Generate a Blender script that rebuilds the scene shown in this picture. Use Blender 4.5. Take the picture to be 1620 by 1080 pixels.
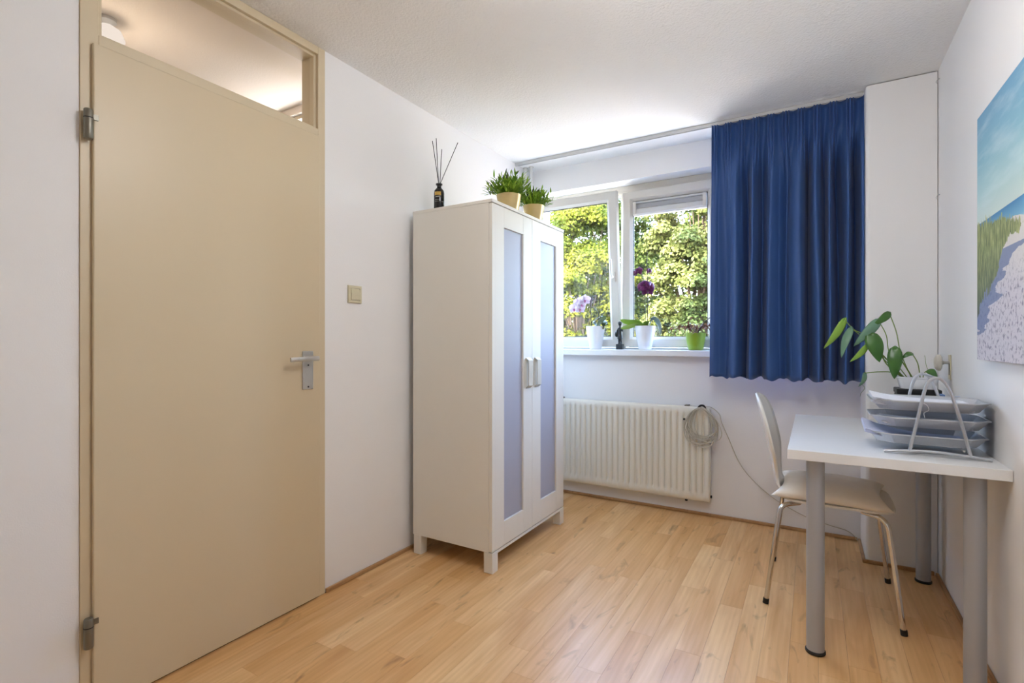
import bpy, bmesh, math, random
import numpy as np
from mathutils import Vector, Matrix

for o in list(bpy.data.objects):
    bpy.data.objects.remove(o, do_unlink=True)
SC = bpy.context.scene
COL = SC.collection
R = math.radians
PI = math.pi

# ------------------------------------------------------------------ camera
CAM_H = 1.121
cam_d = bpy.data.cameras.new('camera')
cam_d.sensor_width = 36.0
cam_d.lens = 36.0 * 805.0 / 1620.0
cam_d.shift_y = -1.8 / 1620.0
cam_d.clip_start = 0.02
cam_d.clip_end = 300
cam = bpy.data.objects.new('camera', cam_d)
COL.objects.link(cam)
cam.location = (0, 0, CAM_H)
cam.rotation_euler = (R(90), 0, R(30.59))
SC.camera = cam

# ------------------------------------------------------------------ view, world, sun
SC.view_settings.view_transform = 'Standard'
SC.view_settings.look = 'None'
SC.view_settings.gamma = 1.0
SC.view_settings.use_curve_mapping = False
SC.view_settings.exposure = 2.07
SC.cycles.max_bounces = 8
SC.cycles.diffuse_bounces = 5
SC.cycles.glossy_bounces = 4
SC.cycles.transparent_max_bounces = 16
SC.cycles.caustics_reflective = False
SC.cycles.caustics_refractive = False
SC.cycles.sample_clamp_indirect = 6.0

SKY = 2.05
w = bpy.data.worlds.new('sky')
SC.world = w
w.use_nodes = True
wn = w.node_tree
wn.nodes.clear()
wo = wn.nodes.new('ShaderNodeOutputWorld')
wb = wn.nodes.new('ShaderNodeBackground')
sk = wn.nodes.new('ShaderNodeTexSky')
sk.sky_type = 'NISHITA'
sk.sun_disc = False
sk.sun_elevation = R(48)
sk.sun_rotation = R(200)
sk.dust_density = 3.0
sk.ozone_density = 1.0
sk.air_density = 1.0
wb.inputs['Strength'].default_value = SKY
wn.links.new(sk.outputs[0], wb.inputs['Color'])
wn.links.new(wb.outputs[0], wo.inputs['Surface'])

sun_d = bpy.data.lights.new('sun', 'SUN')
sun_d.energy = 4.6
sun_d.color = (1.0, 0.94, 0.82)
sun_d.angle = R(0.6)
sun = bpy.data.objects.new('sun', sun_d)
COL.objects.link(sun)
sun.rotation_euler = Vector((0.55, 0.62, -0.72)).to_track_quat('-Z', 'Y').to_euler()

# daylight portal just outside the window (guides sky sampling, adds no light of its own)
por_d = bpy.data.lights.new('window_portal', 'AREA')
por_d.shape = 'RECTANGLE'
por_d.size = 2.1
por_d.size_y = 1.25
por_d.cycles.is_portal = True
por = bpy.data.objects.new('window_portal', por_d)
COL.objects.link(por)
por.location = (-0.82, 3.78, 1.62)
por.rotation_euler = (R(-90), 0, 0)

po2_d = bpy.data.lights.new('hall_portal', 'AREA')
po2_d.shape = 'RECTANGLE'
po2_d.size = 0.98
po2_d.size_y = 0.30
po2_d.cycles.is_portal = True
po2 = bpy.data.objects.new('hall_portal', po2_d)
COL.objects.link(po2)
po2.location = (-2.56, 1.93, 2.22)
po2.rotation_euler = (R(-90), 0, 0)

FILL_POWER = 6.0  # glow of the added opal fill globe
HALL_POWER = 1.1      # point light of the small hall lamp


# room numbers (metres)
XL, XR, YW, YB, H = -1.869, 0.515, 3.44, -1.45, 2.4075
YP, XP = 3.12, 0.23


# ------------------------------------------------------------------ helpers
def srgb(r, g, b):
    def f(c):
        c /= 255.0
        return c / 12.92 if c <= 0.04045 else ((c + 0.055) / 1.055) ** 2.4
    return (f(r), f(g), f(b), 1.0)


class NT:
    def __init__(self, name):
        self.m = bpy.data.materials.new(name)
        self.m.use_nodes = True
        self.t = self.m.node_tree
        self.t.nodes.clear()
        self.out = self.n('ShaderNodeOutputMaterial')

    def n(self, kind, **kw):
        nd = self.t.nodes.new(kind)
        for k, v in kw.items():
            setattr(nd, k, v)
        return nd

    def put(self, sock, v):
        if hasattr(v, 'is_output') or isinstance(v, bpy.types.NodeSocket):
            self.t.links.new(v, sock)
        else:
            sock.default_value = v

    def math(self, op, a, b=0.0, c=None, clamp=False):
        nd = self.n('ShaderNodeMath', operation=op, use_clamp=clamp)
        self.put(nd.inputs[0], a)
        self.put(nd.inputs[1], b)
        if c is not None:
            self.put(nd.inputs[2], c)
        return nd.outputs[0]

    def mix(self, fac, a, b, mode='MIX'):
        nd = self.n('ShaderNodeMix', data_type='RGBA', blend_type=mode)
        nd.clamp_factor = True
        self.put(nd.inputs[0], fac)
        self.put(nd.inputs[6], a)
        self.put(nd.inputs[7], b)
        return nd.outputs[2]

    def ramp(self, fac, stops, interp='LINEAR'):
        nd = self.n('ShaderNodeValToRGB')
        cr = nd.color_ramp
        cr.interpolation = interp
        while len(cr.elements) > 1:
            cr.elements.remove(cr.elements[-1])
        cr.elements[0].position, cr.elements[0].color = stops[0]
        for p, c in stops[1:]:
            e = cr.elements.new(p)
            e.color = c
        self.put(nd.inputs[0], fac)
        return nd.outputs[0]

    def noise(self, vec, scale, detail=3.0, rough=0.5, dist=0.0):
        nd = self.n('ShaderNodeTexNoise')
        if vec is not None:
            self.put(nd.inputs['Vector'], vec)
        nd.inputs['Scale'].default_value = scale
        nd.inputs['Detail'].default_value = detail
        nd.inputs['Roughness'].default_value = rough
        nd.inputs['Distortion'].default_value = dist
        return nd.outputs['Fac']

    def mapping(self, vec, loc=(0, 0, 0), rot=(0, 0, 0), scale=(1, 1, 1)):
        nd = self.n('ShaderNodeMapping')
        self.put(nd.inputs['Vector'], vec)
        self.put(nd.inputs['Location'], loc)
        nd.inputs['Rotation'].default_value = rot
        nd.inputs['Scale'].default_value = scale
        return nd.outputs[0]

    def bump(self, height, strength, dist):
        nd = self.n('ShaderNodeBump')
        nd.inputs['Strength'].default_value = strength
        nd.inputs['Distance'].default_value = dist
        self.put(nd.inputs['Height'], height)
        return nd.outputs[0]

    def bsdf(self, color, rough=0.5, metal=0.0, normal=None, **kw):
        b = self.n('ShaderNodeBsdfPrincipled')
        self.put(b.inputs['Base Color'], color)
        self.put(b.inputs['Roughness'], rough)
        self.put(b.inputs['Metallic'], metal)
        if normal is not None:
            self.put(b.inputs['Normal'], normal)
        for k, v in kw.items():
            self.put(b.inputs[k.replace('_', ' ')], v)
        self.t.links.new(b.outputs[0], self.out.inputs['Surface'])
        return b


def simple(name, rgb, rough=0.5, metal=0.0, var=0.05, scale=8.0, bump=0.0, bscale=400.0, bdist=0.001, **kw):
    """plain surface with a little procedural unevenness"""
    t = NT(name)
    tc = t.n('ShaderNodeTexCoord').outputs['Object']
    c = srgb(*rgb)
    d = tuple(x * (1 - var) for x in c[:3]) + (1,)
    col = t.mix(t.noise(tc, scale, 1.5), c, d)
    nrm = None
    if bump > 0:
        nrm = t.bump(t.noise(tc, bscale, 2), bump, bdist)
    t.bsdf(col, rough, metal, nrm, **kw)
    return t.m


def wall_mat(name, rgb, bump=0.25, scale=260.0, dist=0.0015, var=0.03):
    t = NT(name)
    tc = t.n('ShaderNodeTexCoord').outputs['Object']
    c = srgb(*rgb)
    d = tuple(x * (1 - var) for x in c[:3]) + (1,)
    col = t.mix(t.noise(tc, 2.5, 1), c, d)
    t.bsdf(col, 0.85, 0.0, t.bump(t.noise(tc, scale, 1.5, 0.6), bump, dist), Specular_IOR_Level=0.3)
    return t.m


def wood_mat(name, plank=True, dark=False):
    t = NT(name)
    geo = t.n('ShaderNodeNewGeometry').outputs['Position']
    oi = t.n('ShaderNodeObjectInfo')
    rnd = oi.outputs['Random']
    off = t.n('ShaderNodeCombineXYZ')
    t.put(off.inputs[0], t.math('MULTIPLY', rnd, 37.0))
    t.put(off.inputs[1], t.math('MULTIPLY', rnd, 91.0))
    t.put(off.inputs[2], t.math('MULTIPLY', rnd, 13.0))
    add = t.n('ShaderNodeVectorMath', operation='ADD')
    t.put(add.inputs[0], geo)
    t.put(add.inputs[1], off.outputs[0])
    v = add.outputs[0]
    fine = t.noise(t.mapping(v, scale=(140, 5, 1)), 1.0, 5, 0.65)
    broad = t.noise(t.mapping(v, scale=(9, 1.0, 1)), 1.0, 3, 0.55, 1.0)
    wv = t.n('ShaderNodeTexWave', wave_type='RINGS', rings_direction='Y')
    t.put(wv.inputs['Vector'], t.mapping(v, scale=(9, 0.75, 1)))
    wv.inputs['Scale'].default_value = 1.6
    wv.inputs['Distortion'].default_value = 5.0
    wv.inputs['Detail'].default_value = 2.0
    knots = t.ramp(t.noise(t.mapping(v, scale=(15, 4.5, 1)), 1.0, 3, 0.5, 1.2), [(0.62, (0, 0, 0, 1)), (0.78, (1, 1, 1, 1))])
    base = t.mix(rnd, srgb(*WOOD_A), srgb(*WOOD_B))
    base = t.mix(t.ramp(broad, [(0.36, (0, 0, 0, 1)), (0.74, (0.75, 0.75, 0.75, 1))]), base, srgb(*WOOD_C))
    base = t.mix(t.math('MULTIPLY', wv.outputs['Fac'], 0.16), base, srgb(*WOOD_C))
    base = t.mix(t.math('MULTIPLY', t.math('POWER', fine, 2.0), 0.30), base, srgb(*WOOD_D))
    base = t.mix(t.math('MULTIPLY', knots, 0.6), base, srgb(*WOOD_D))
    if dark:
        base = t.mix(0.55, base, srgb(120, 80, 48))
    rough = t.math('ADD', 0.30, t.math('MULTIPLY', fine, 0.10))
    t.bsdf(base, rough, 0.0, None, Specular_IOR_Level=0.5)
    return t.m


WOOD_A, WOOD_B, WOOD_C, WOOD_D = (250, 211, 156), (232, 182, 120), (204, 146, 84), (128, 82, 46)


def glass_mat(name, tint=(1, 1, 1, 1), rough=0.0):
    t = NT(name)
    tr = t.n('ShaderNodeBsdfTransparent')
    tr.inputs[0].default_value = tint
    gl = t.n('ShaderNodeBsdfGlossy')
    gl.inputs['Roughness'].default_value = rough
    geo = t.n('ShaderNodeNewGeometry')
    dp = t.n('ShaderNodeVectorMath', operation='DOT_PRODUCT')
    t.put(dp.inputs[0], geo.outputs['Normal'])
    t.put(dp.inputs[1], geo.outputs['Incoming'])
    c = t.math('ABSOLUTE', dp.outputs['Value'])
    fr = t.math('ADD', 0.035, t.math('MULTIPLY', 0.9, t.math('POWER', t.math('SUBTRACT', 1.0, c, clamp=True), 5.0)))
    mx = t.n('ShaderNodeMixShader')
    t.put(mx.inputs[0], fr)
    t.put(mx.inputs[1], tr.outputs[0])
    t.put(mx.inputs[2], gl.outputs[0])
    t.t.links.new(mx.outputs[0], t.out.inputs[0])
    return t.m


def leaf_mat(name, a, b, c, trans=0.35, rough=0.45, scale=0.9, island=True, spec=0.3):
    t = NT(name)
    geo = t.n('ShaderNodeNewGeometry')
    rnd = geo.outputs['Random Per Island'] if island else t.noise(t.n('ShaderNodeTexCoord').outputs['Object'], 30)
    big = t.noise(geo.outputs['Position'], scale, 3)
    col = t.mix(rnd, srgb(*a), srgb(*b))
    col = t.mix(t.ramp(big, [(0.4, (0, 0, 0, 1)), (0.62, (1, 1, 1, 1))]), col, srgb(*c))
    b_ = t.bsdf(col, rough, 0.0, None, Specular_IOR_Level=spec)
    tl = t.n('ShaderNodeBsdfTranslucent')
    t.put(tl.inputs[0], col)
    mx = t.n('ShaderNodeMixShader')
    mx.inputs[0].default_value = trans
    t.put(mx.inputs[1], b_.outputs[0])
    t.put(mx.inputs[2], tl.outputs[0])
    t.t.links.new(mx.outputs[0], t.out.inputs[0])
    return t.m


def emit_mat(name, rgb, strength):
    t = NT(name)
    e = t.n('ShaderNodeEmission')
    e.inputs[0].default_value = srgb(*rgb)
    e.inputs[1].default_value = strength
    t.t.links.new(e.outputs[0], t.out.inputs[0])
    return t.m


class MB:
    """collects shapes, then builds ONE mesh object"""
    def __init__(self):
        self.v = []
        self.f = []

    def add(self, vs, fs):
        o = len(self.v)
        self.v += [tuple(p) for p in vs]
        self.f += [tuple(i + o for i in q) for q in fs]
        return self

    def box(self, x0, x1, y0, y1, z0, z1, M=None):
        vs = [(x, y, z) for z in (z0, z1) for y in (y0, y1) for x in (x0, x1)]
        if M is not None:
            vs = [M @ Vector(p) for p in vs]
        return self.add(vs, [(0, 2, 3, 1), (4, 5, 7, 6), (0, 1, 5, 4), (2, 6, 7, 3), (0, 4, 6, 2), (1, 3, 7, 5)])

    def lathe(self, prof, n=32, c=(0, 0, 0), M=None, sx=1.0, sy=1.0):
        vs, fs = [], []
        for r, z in prof:
            for k in range(n):
                a = 2 * PI * k / n
                p = Vector((r * math.cos(a) * sx, r * math.sin(a) * sy, z))
                if M is not None:
                    p = M @ p
                vs.append(p + Vector(c))
        m = len(prof)
        for i in range(m - 1):
            for k in range(n):
                k2 = (k + 1) % n
                fs.append((i * n + k, i * n + k2, (i + 1) * n + k2, (i + 1) * n + k))
        if prof[0][0] > 1e-6:
            fs.append(tuple(reversed(range(n))))
        if prof[-1][0] > 1e-6:
            fs.append(tuple((m - 1) * n + k for k in range(n)))
        return self.add(vs, fs)

    def tube(self, path, r, n=10, closed=False, caps=True, flat=1.0):
        P = [Vector(p) for p in path]
        m = len(P)
        rr = r if isinstance(r, (list, tuple)) else [r] * m
        T = []
        for i in range(m):
            if closed:
                d = P[(i + 1) % m] - P[i - 1]
            else:
                d = P[min(i + 1, m - 1)] - P[max(i - 1, 0)]
            T.append(d.normalized() if d.length > 1e-9 else Vector((0, 0, 1)))
        up = Vector((0, 0, 1)) if abs(T[0].z) < 0.9 else Vector((0, 1, 0))
        N = (up - T[0] * up.dot(T[0])).normalized()
        vs, fs = [], []
        for i in range(m):
            if i:
                N = (N - T[i] * N.dot(T[i]))
                N = N.normalized() if N.length > 1e-6 else T[i].orthogonal().normalized()
            B = T[i].cross(N)
            for k in range(n):
                a = 2 * PI * k / n
                vs.append(P[i] + N * (rr[i] * math.cos(a)) + B * (rr[i] * flat * math.sin(a)))
        for i in range(m if closed else m - 1):
            j = (i + 1) % m
            for k in range(n):
                k2 = (k + 1) % n
                fs.append((i * n + k, i * n + k2, j * n + k2, j * n + k))
        if caps and not closed:
            fs.append(tuple(reversed(range(n))))
            fs.append(tuple((m - 1) * n + k for k in range(n)))
        return self.add(vs, fs)

    def ell(self, c, r, n=14, m=9, M=None):
        rx, ry, rz = r if isinstance(r, (tuple, list)) else (r, r, r)
        prof = [(max(1e-7, math.sin(PI * i / m)), -math.cos(PI * i / m)) for i in range(m + 1)]
        vs = []
        for q, z in prof:
            for k in range(n):
                a = 2 * PI * k / n
                p = Vector((q * math.cos(a) * rx, q * math.sin(a) * ry, z * rz))
                if M is not None:
                    p = M @ p
                vs.append(p + Vector(c))
        fs = []
        for i in range(m):
            for k in range(n):
                k2 = (k + 1) % n
                fs.append((i * n + k, i * n + k2, (i + 1) * n + k2, (i + 1) * n + k))
        return self.add(vs, fs)

    def grid(self, rows):
        """rows: list of equally long lists of points"""
        n = len(rows[0])
        vs = [p for r in rows for p in r]
        fs = []
        for i in range(len(rows) - 1):
            for k in range(n - 1):
                fs.append((i * n + k, i * n + k + 1, (i + 1) * n + k + 1, (i + 1) * n + k))
        return self.add(vs, fs)

    def prism(self, poly, axis, a, b):
        """poly: 2-D points in the plane normal to axis, extruded from a to b"""
        def P(u, v, t):
            return {'x': (t, u, v), 'y': (u, t, v), 'z': (u, v, t)}[axis]
        n = len(poly)
        vs = [P(u, v, a) for u, v in poly] + [P(u, v, b) for u, v in poly]
        fs = [tuple(reversed(range(n))), tuple(range(n, 2 * n))]
        for k in range(n):
            k2 = (k + 1) % n
            fs.append((k, k2, n + k2, n + k))
        return self.add(vs, fs)

    def build(self, name, mat, parent=None, smooth=False, bevel=0.0, seg=2, solid=0.0, sub=0, weld=False, angle=35):
        me = bpy.data.meshes.new(name)
        me.from_pydata(self.v, [], self.f)
        bm = bmesh.new()
        bm.from_mesh(me)
        if weld:
            bmesh.ops.remove_doubles(bm, verts=bm.verts, dist=1e-5)
        if solid == 0.0:
            bmesh.ops.recalc_face_normals(bm, faces=bm.faces)
        if smooth:
            for f in bm.faces:
                f.smooth = True
            for e in bm.edges:
                if len(e.link_faces) == 2 and e.calc_face_angle(0) > R(angle):
                    e.smooth = False
        bm.to_mesh(me)
        bm.free()
        me.materials.append(mat)
        o = bpy.data.objects.new(name, me)
        COL.objects.link(o)
        if parent is not None:
            o.parent = parent
        if solid:
            m = o.modifiers.new('solid', 'SOLIDIFY')
            m.thickness = solid
            m.offset = 0
        if bevel:
            m = o.modifiers.new('bevel', 'BEVEL')
            m.width = bevel
            m.segments = seg
            m.limit_method = 'ANGLE'
            m.angle_limit = R(40)
        if sub:
            m = o.modifiers.new('sub', 'SUBSURF')
            m.levels = m.render_levels = sub
        return o


def tag(o, label, cat=None, group=None, kind=None):
    o['label'] = label
    if cat:
        o['category'] = cat
    if group:
        o['group'] = group
    if kind:
        o['kind'] = kind
    return o


def thing(name, loc, label, cat, group=None, kind=None, rz=0.0):
    o = bpy.data.objects.new(name, None)
    o.empty_display_size = 0.05
    COL.objects.link(o)
    o.location = loc
    o.rotation_euler = (0, 0, rz)
    return tag(o, label, cat, group, kind)


def box_obj(name, b, mat, parent=None, bevel=0.0, **kw):
    return MB().box(*b).build(name, mat, parent, bevel=bevel, **kw)


def bez(pts, n=10):
    """Catmull-Rom through points"""
    P = [Vector(p) for p in pts]
    P = [P[0] * 2 - P[1]] + P + [P[-1] * 2 - P[-2]]
    out = []
    for i in range(1, len(P) - 2):
        for k in range(n):
            t = k / n
            a, b, c, d = P[i - 1], P[i], P[i + 1], P[i + 2]
            out.append(0.5 * ((2 * b) + (c - a) * t + (2 * a - 5 * b + 4 * c - d) * t * t + (3 * b - a - 3 * c + d) * t ** 3))
    out.append(P[-2].copy())
    return out


# ------------------------------------------------------------------ materials
M = {}
M['wall'] = wall_mat('wall_paint', (240, 239, 238))
M['ceil'] = wall_mat('ceiling_stucco', (240, 239, 237), 0.7, 90.0, 0.0045)
M['cream'] = simple('cream_paint', (213, 196, 164), 0.38, 0, 0.03, 3)
M['cream_frame'] = simple('cream_frame_paint', (215, 199, 168), 0.40, 0, 0.03, 3)
M['hall_wall'] = wall_mat('hall_paint', (230, 216, 199), 0.4, 140, 0.003)
M['dark'] = simple('dark_gap', (52, 38, 26), 0.9)
M['plank'] = wood_mat('laminate_plank')
M['plinth'] = wood_mat('skirting_wood', dark=True)
M['pvc'] = simple('white_pvc', (210, 206, 197), 0.32, 0, 0.02)
M['gasket'] = simple('black_gasket', (28, 28, 28), 0.6)
M['glass'] = glass_mat('window_glass')
M['sill'] = simple('white_sill', (234, 235, 236), 0.28, 0, 0.02)
M['metal'] = simple('brushed_steel', (206, 203, 196), 0.34, 0.6, 0.1, 40)
M['hinge'] = simple('aged_steel', (134, 129, 116), 0.38, 0.7, 0.2, 30)
M['alu'] = simple('rail_aluminium', (205, 205, 203), 0.4, 0.3)
M['ward'] = simple('white_foil', (230, 227, 218), 0.5, 0, 0.02, Specular_IOR_Level=0.25)
M['ward_in'] = simple('white_foil_inside', (225, 224, 220), 0.5, 0, 0.02)
M['frost'] = simple('frosted_panel', (172, 174, 188), 0.5, 0, 0.02, Specular_IOR_Level=0.3)
M['ward_handle'] = simple('warm_grey_plastic', (206, 200, 186), 0.35, 0, 0.02)
M['rad'] = simple('radiator_enamel', (229, 225, 212), 0.35, 0, 0.02)
M['pipe'] = simple('pipe_paint', (232, 230, 226), 0.35)
M['cable'] = simple('grey_cable', (196, 190, 174), 0.5)
M['black'] = simple('black_plastic', (24, 23, 22), 0.45)
M['switch'] = simple('ivory_plastic', (212, 204, 174), 0.35, 0, 0.02)
M['desk'] = simple('white_laminate', (240, 240, 238), 0.30, 0, 0.015)
M['deskleg'] = simple('silver_lacquer', (172, 174, 178), 0.36, 0.2, 0.05)
M['rubber'] = simple('black_rubber', (30, 28, 27), 0.6)
M['chrome'] = simple('chrome', (216, 214, 210), 0.08, 1.0, 0.03)
M['chair'] = simple('white_lacquer', (236, 232, 224), 0.25, 0, 0.02)
M['ceramic'] = simple('white_ceramic', (238, 240, 243), 0.18, 0, 0.02)
M['gold'] = simple('gold_ceramic', (232, 206, 146), 0.2, 0.45, 0.2, 20)
M['lime'] = simple('lime_ceramic', (142, 170, 40), 0.28, 0, 0.06)
M['soil'] = simple('soil', (46, 34, 26), 0.95, 0, 0.5, 60, 0.6, 200, 0.004)
M['stick'] = simple('dark_reed', (38, 32, 28), 0.7)
M['bronze'] = simple('bronze_patina', (58, 60, 62), 0.38, 0.6, 0.35, 60)
M['bottle'] = simple('black_glass', (18, 17, 16), 0.12)
M['goldlabel'] = simple('gold_label', (214, 176, 92), 0.4, 0.4)
M['greylabel'] = simple('grey_print', (150, 148, 140), 0.6)
M['tray'] = simple('silver_mesh', (204, 208, 216), 0.34, 0.45, 0.12, 300, 0.3, 900, 0.0008)
M['traytube'] = simple('silver_tube', (196, 198, 202), 0.30, 0.7)
M['paper'] = simple('paper', (238, 240, 247), 0.8, 0, 0.03, 5)
M['paperblue'] = simple('bluish_paper', (214, 220, 242), 0.8, 0, 0.03, 5)
M['bluebox'] = simple('blue_card', (92, 128, 178), 0.5)
M['navy'] = simple('navy_card', (44, 58, 86), 0.5)
M['orchidstem'] = simple('orchid_stem', (62, 74, 40), 0.5)
M['stem'] = simple('green_stem', (122, 148, 66), 0.5)

# cushion: champagne satin
t = NT('cream_satin')
tc = t.n('ShaderNodeTexCoord').outputs['Object']
t.bsdf(t.mix(t.noise(tc, 6, 4), srgb(247, 239, 226), srgb(238, 227, 210)), 0.36, 0.0,
       t.bump(t.noise(tc, 22, 4, 0.6, 0.5), 0.22, 0.01), Sheen_Weight=0.3)
M['satin'] = t.m

# curtain: deep blue cloth
t = NT('blue_cloth')
tc = t.n('ShaderNodeTexCoord').outputs['Object']
weave = t.noise(t.mapping(tc, scale=(1, 1, 0.4)), 900, 2)
b_ = t.bsdf(t.mix(t.noise(t.mapping(tc, scale=(40, 40, 3)), 1.0, 4), srgb(56, 92, 152), srgb(46, 78, 134)), 0.62, 0.0,
            t.bump(weave, 0.15, 0.0006), Sheen_Weight=0.1, Sheen_Roughness=0.4)
tl = t.n('ShaderNodeBsdfTranslucent')
tl.inputs[0].default_value = srgb(40, 74, 130)
mx = t.n('ShaderNodeMixShader')
mx.inputs[0].default_value = 0.02
t.put(mx.inputs[1], b_.outputs[0])
t.put(mx.inputs[2], tl.outputs[0])
t.t.links.new(mx.outputs[0], t.out.inputs[0])
M['curtain'] = t.m

# ------------------------------------------------------------------ setting: floor
fl = box_obj('floor', (XL - 0.05, XR + 0.05, YB - 0.05, YW + 0.05, -0.12, -0.008), M['dark'])
tag(fl, 'light oak laminate floor of narrow staggered strips', 'floor', kind='structure')
rs = random.Random(11)
unit = MB().box(-0.5, 0.5, -0.5, 0.5, -1, 0)
PWID = 0.0895
unit_o = None
row = 0
x = XL + 0.006
while x < XR - 0.012:
    x1 = min(x + PWID, XR - 0.006)
    y = YB + 0.006 - rs.random() * 0.5
    while y < YW - 0.01:
        ln = rs.choice([0.42, 0.55, 0.64, 0.78, 0.9])
        y1 = y + ln
        a, b = max(y, YB + 0.006), min(y1, YW - 0.006)
        if YW - b < 0.12:
            b = YW - 0.006
            y1 = YW
        if b - a > 0.05:
            if unit_o is None:
                o = unit.build('plank', M['plank'], fl)
                unit_o = o
            else:
                o = unit_o.copy()
                COL.objects.link(o)
                o.parent = fl
            o.location = ((x + x1) / 2, (a + b) / 2, 0.0)
            o.scale = (x1 - x - 0.0006, b - a - 0.0006, 0.0078)
        y = y1
    x = x1 if x1 < XR - 0.02 else XR
    row += 1

# ------------------------------------------------------------------ setting: walls, ceiling
DY0, DY1 = 0.644, 1.522           # door frame opening in the left wall
wl = MB().box(XL - 0.1, XL, YB, DY0, 0, H).box(XL - 0.1, XL, DY1, YW, 0, H).build('wall_left', M['wall'])
tag(wl, 'white painted left wall around the cream door', 'wall', kind='structure')
WX0, WX1, WZ0, WZ1 = -1.855, 0.215, 1.015, 2.232   # window opening
m = MB()
m.box(XL - 0.1, XR + 0.1, YW, YW + 0.30, -0.1, WZ0)
m.box(XL - 0.1, XR + 0.1, YW, YW + 0.30, WZ1, H + 0.2)
m.box(XL - 0.1, WX0, YW, YW + 0.30, WZ0, WZ1)
m.box(WX1, XR + 0.1, YW, YW + 0.30, WZ0, WZ1)
tag(m.build('wall_back', M['wall']), 'white window wall with a wide recessed window opening', 'wall', kind='structure')
tag(box_obj('wall_right', (XR, XR + 0.1, YB, YW, 0, H), M['wall']), 'white right wall beside the desk', 'wall', kind='structure')
tag(box_obj('wall_front', (XL - 0.1, XR + 0.1, YB - 0.1, YB, 0, H), M['wall']), 'white wall at the near end of the room', 'wall', kind='structure')
tag(box_obj('ceiling', (XL - 0.1, XR + 0.1, YB - 0.1, YW, H, H + 0.2), M['ceil']), 'white stuccoed ceiling of the room', 'ceiling', kind='structure')
# boxed column in the corner: rounded front edge, thin open joint at ceiling and right wall
poly = []
r_ = 0.02
for k in range(7):
    a = PI + k / 6 * PI / 2
    poly.append((XP + r_ + r_ * math.cos(a), YP + r_ + r_ * math.sin(a)))
poly += [(XR - 0.003, YP), (XR - 0.003, YW - 0.001), (XP, YW - 0.001)]
cw = MB().prism(poly, 'z', 0.0, H - 0.005).build('wall_column', M['wall'], smooth=True)
tag(cw, 'white boxed corner column between curtain and right wall', 'column', kind='structure')

# skirting strips
def skirting(name, b, label):
    o = box_obj(name, b, M['plinth'], bevel=0.004)
    tag(o, label, 'baseboard', kind='structure')
skirting('baseboard_left', (XL + 0.0005, XL + 0.014, DY1 + 0.004, YW - 0.016, 0.0005, 0.019), 'low brown wooden skirting strip along the left wall')
skirting('baseboard_back', (XL + 0.0005, XP - 0.016, YW - 0.014, YW - 0.0005, 0.0005, 0.019), 'low brown wooden skirting strip under the radiator')
skirting('baseboard_right', (XR - 0.014, XR - 0.0005, YB + 0.01, YP - 0.016, 0.0005, 0.019), 'low brown wooden skirting strip along the right wall')
skirting('baseboard_column', (XP - 0.014, XR - 0.016, YP - 0.014, YP - 0.0005, 0.0005, 0.019), 'low brown wooden skirting strip in front of the corner column')
skirting('baseboard_column_side', (XP - 0.014, XP - 0.0005, YP + 0.001, YW - 0.016, 0.0005, 0.019), 'low brown wooden skirting strip on the window side of the corner column')

# ------------------------------------------------------------------ door frame with transom light
tf = thing('trim_1', (XL, 0, 0), 'cream painted door frame with a glazed transom light', 'door frame', kind='structure')
def fr(name, x0, x1, y0, y1, z0, z1):
    return box_obj(name, (x0, x1, y0, y1, z0, z1), M['cream_frame'], tf, bevel=0.0015)
fr('jamb', -0.104, 0.006, DY0 + 0.0005, 0.690, 0.0, H - 0.002)
fr('jamb', -0.104, 0.006, 1.485, DY1 - 0.0005, 0.0, H - 0.002)
fr('head', -0.104, 0.006, 0.6905, 1.4845, 2.372, H - 0.002)
fr('transom_bar', -0.104, 0.006, 0.6905, 1.4845, 1.985, 2.046)
for b in ((-0.035, -0.008, 0.6905, 0.703, 2.0465, 2.3715), (-0.035, -0.008, 1.472, 1.4845, 2.0465, 2.3715),
          (-0.035, -0.008, 0.7035, 1.4715, 2.360, 2.3715), (-0.035, -0.008, 0.7035, 1.4715, 2.0465, 2.056)):
    fr('glazing_bead', *b)
box_obj('pane', (-0.042, -0.038, 0.692, 1.483, 2.048, 2.370), M['glass'], tf)

# ------------------------------------------------------------------ door
DX = XL + 0.0075
door = MB().box(0, 0.014, 0, 0.812, 0.009, 2.011).build('door_1', M['cream'], bevel=0.004, seg=3)
door.location = (DX, 0.671, 0)
tag(door, 'flush cream door with steel lever handle and two hinges', 'door', kind='structure')
Yc, zc, hw, hh = 0.7465, 0.9945, 0.0265, 0.0815
hp = MB().box(0.0145, 0.0205, Yc - hw, Yc + hw, zc - hh, zc + hh).build('handle_plate', M['metal'], door, bevel=0.003)
m = MB()
m.lathe([(0.0105, 0), (0.0105, 0.03), (0.009, 0.034), (0.009, 0.048)], 16, (0.021, Yc + 0.006, 1.045), Matrix.Rotation(R(90), 3, 'Y'))
m.build('spindle_collar', M['metal'], hp, smooth=True)
m = MB()
m.tube(bez([(0.067, Yc + 0.016, 1.045), (0.069, Yc - 0.03, 1.045), (0.067, Yc - 0.08, 1.044), (0.063, Yc - 0.115, 1.042)], 6), [0.0098] * 19, 10, flat=0.62)
m.build('lever', M['metal'], hp, smooth=True)
for z in (zc - 0.070, 1.016):
    MB().lathe([(0.0001, 0), (0.0036, 0), (0.0036, 0.0012), (0.0001, 0.0015)], 10, (0.0206, Yc, z), Matrix.Rotation(R(90), 3, 'Y')).build('screw', M['black'], hp)
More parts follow.
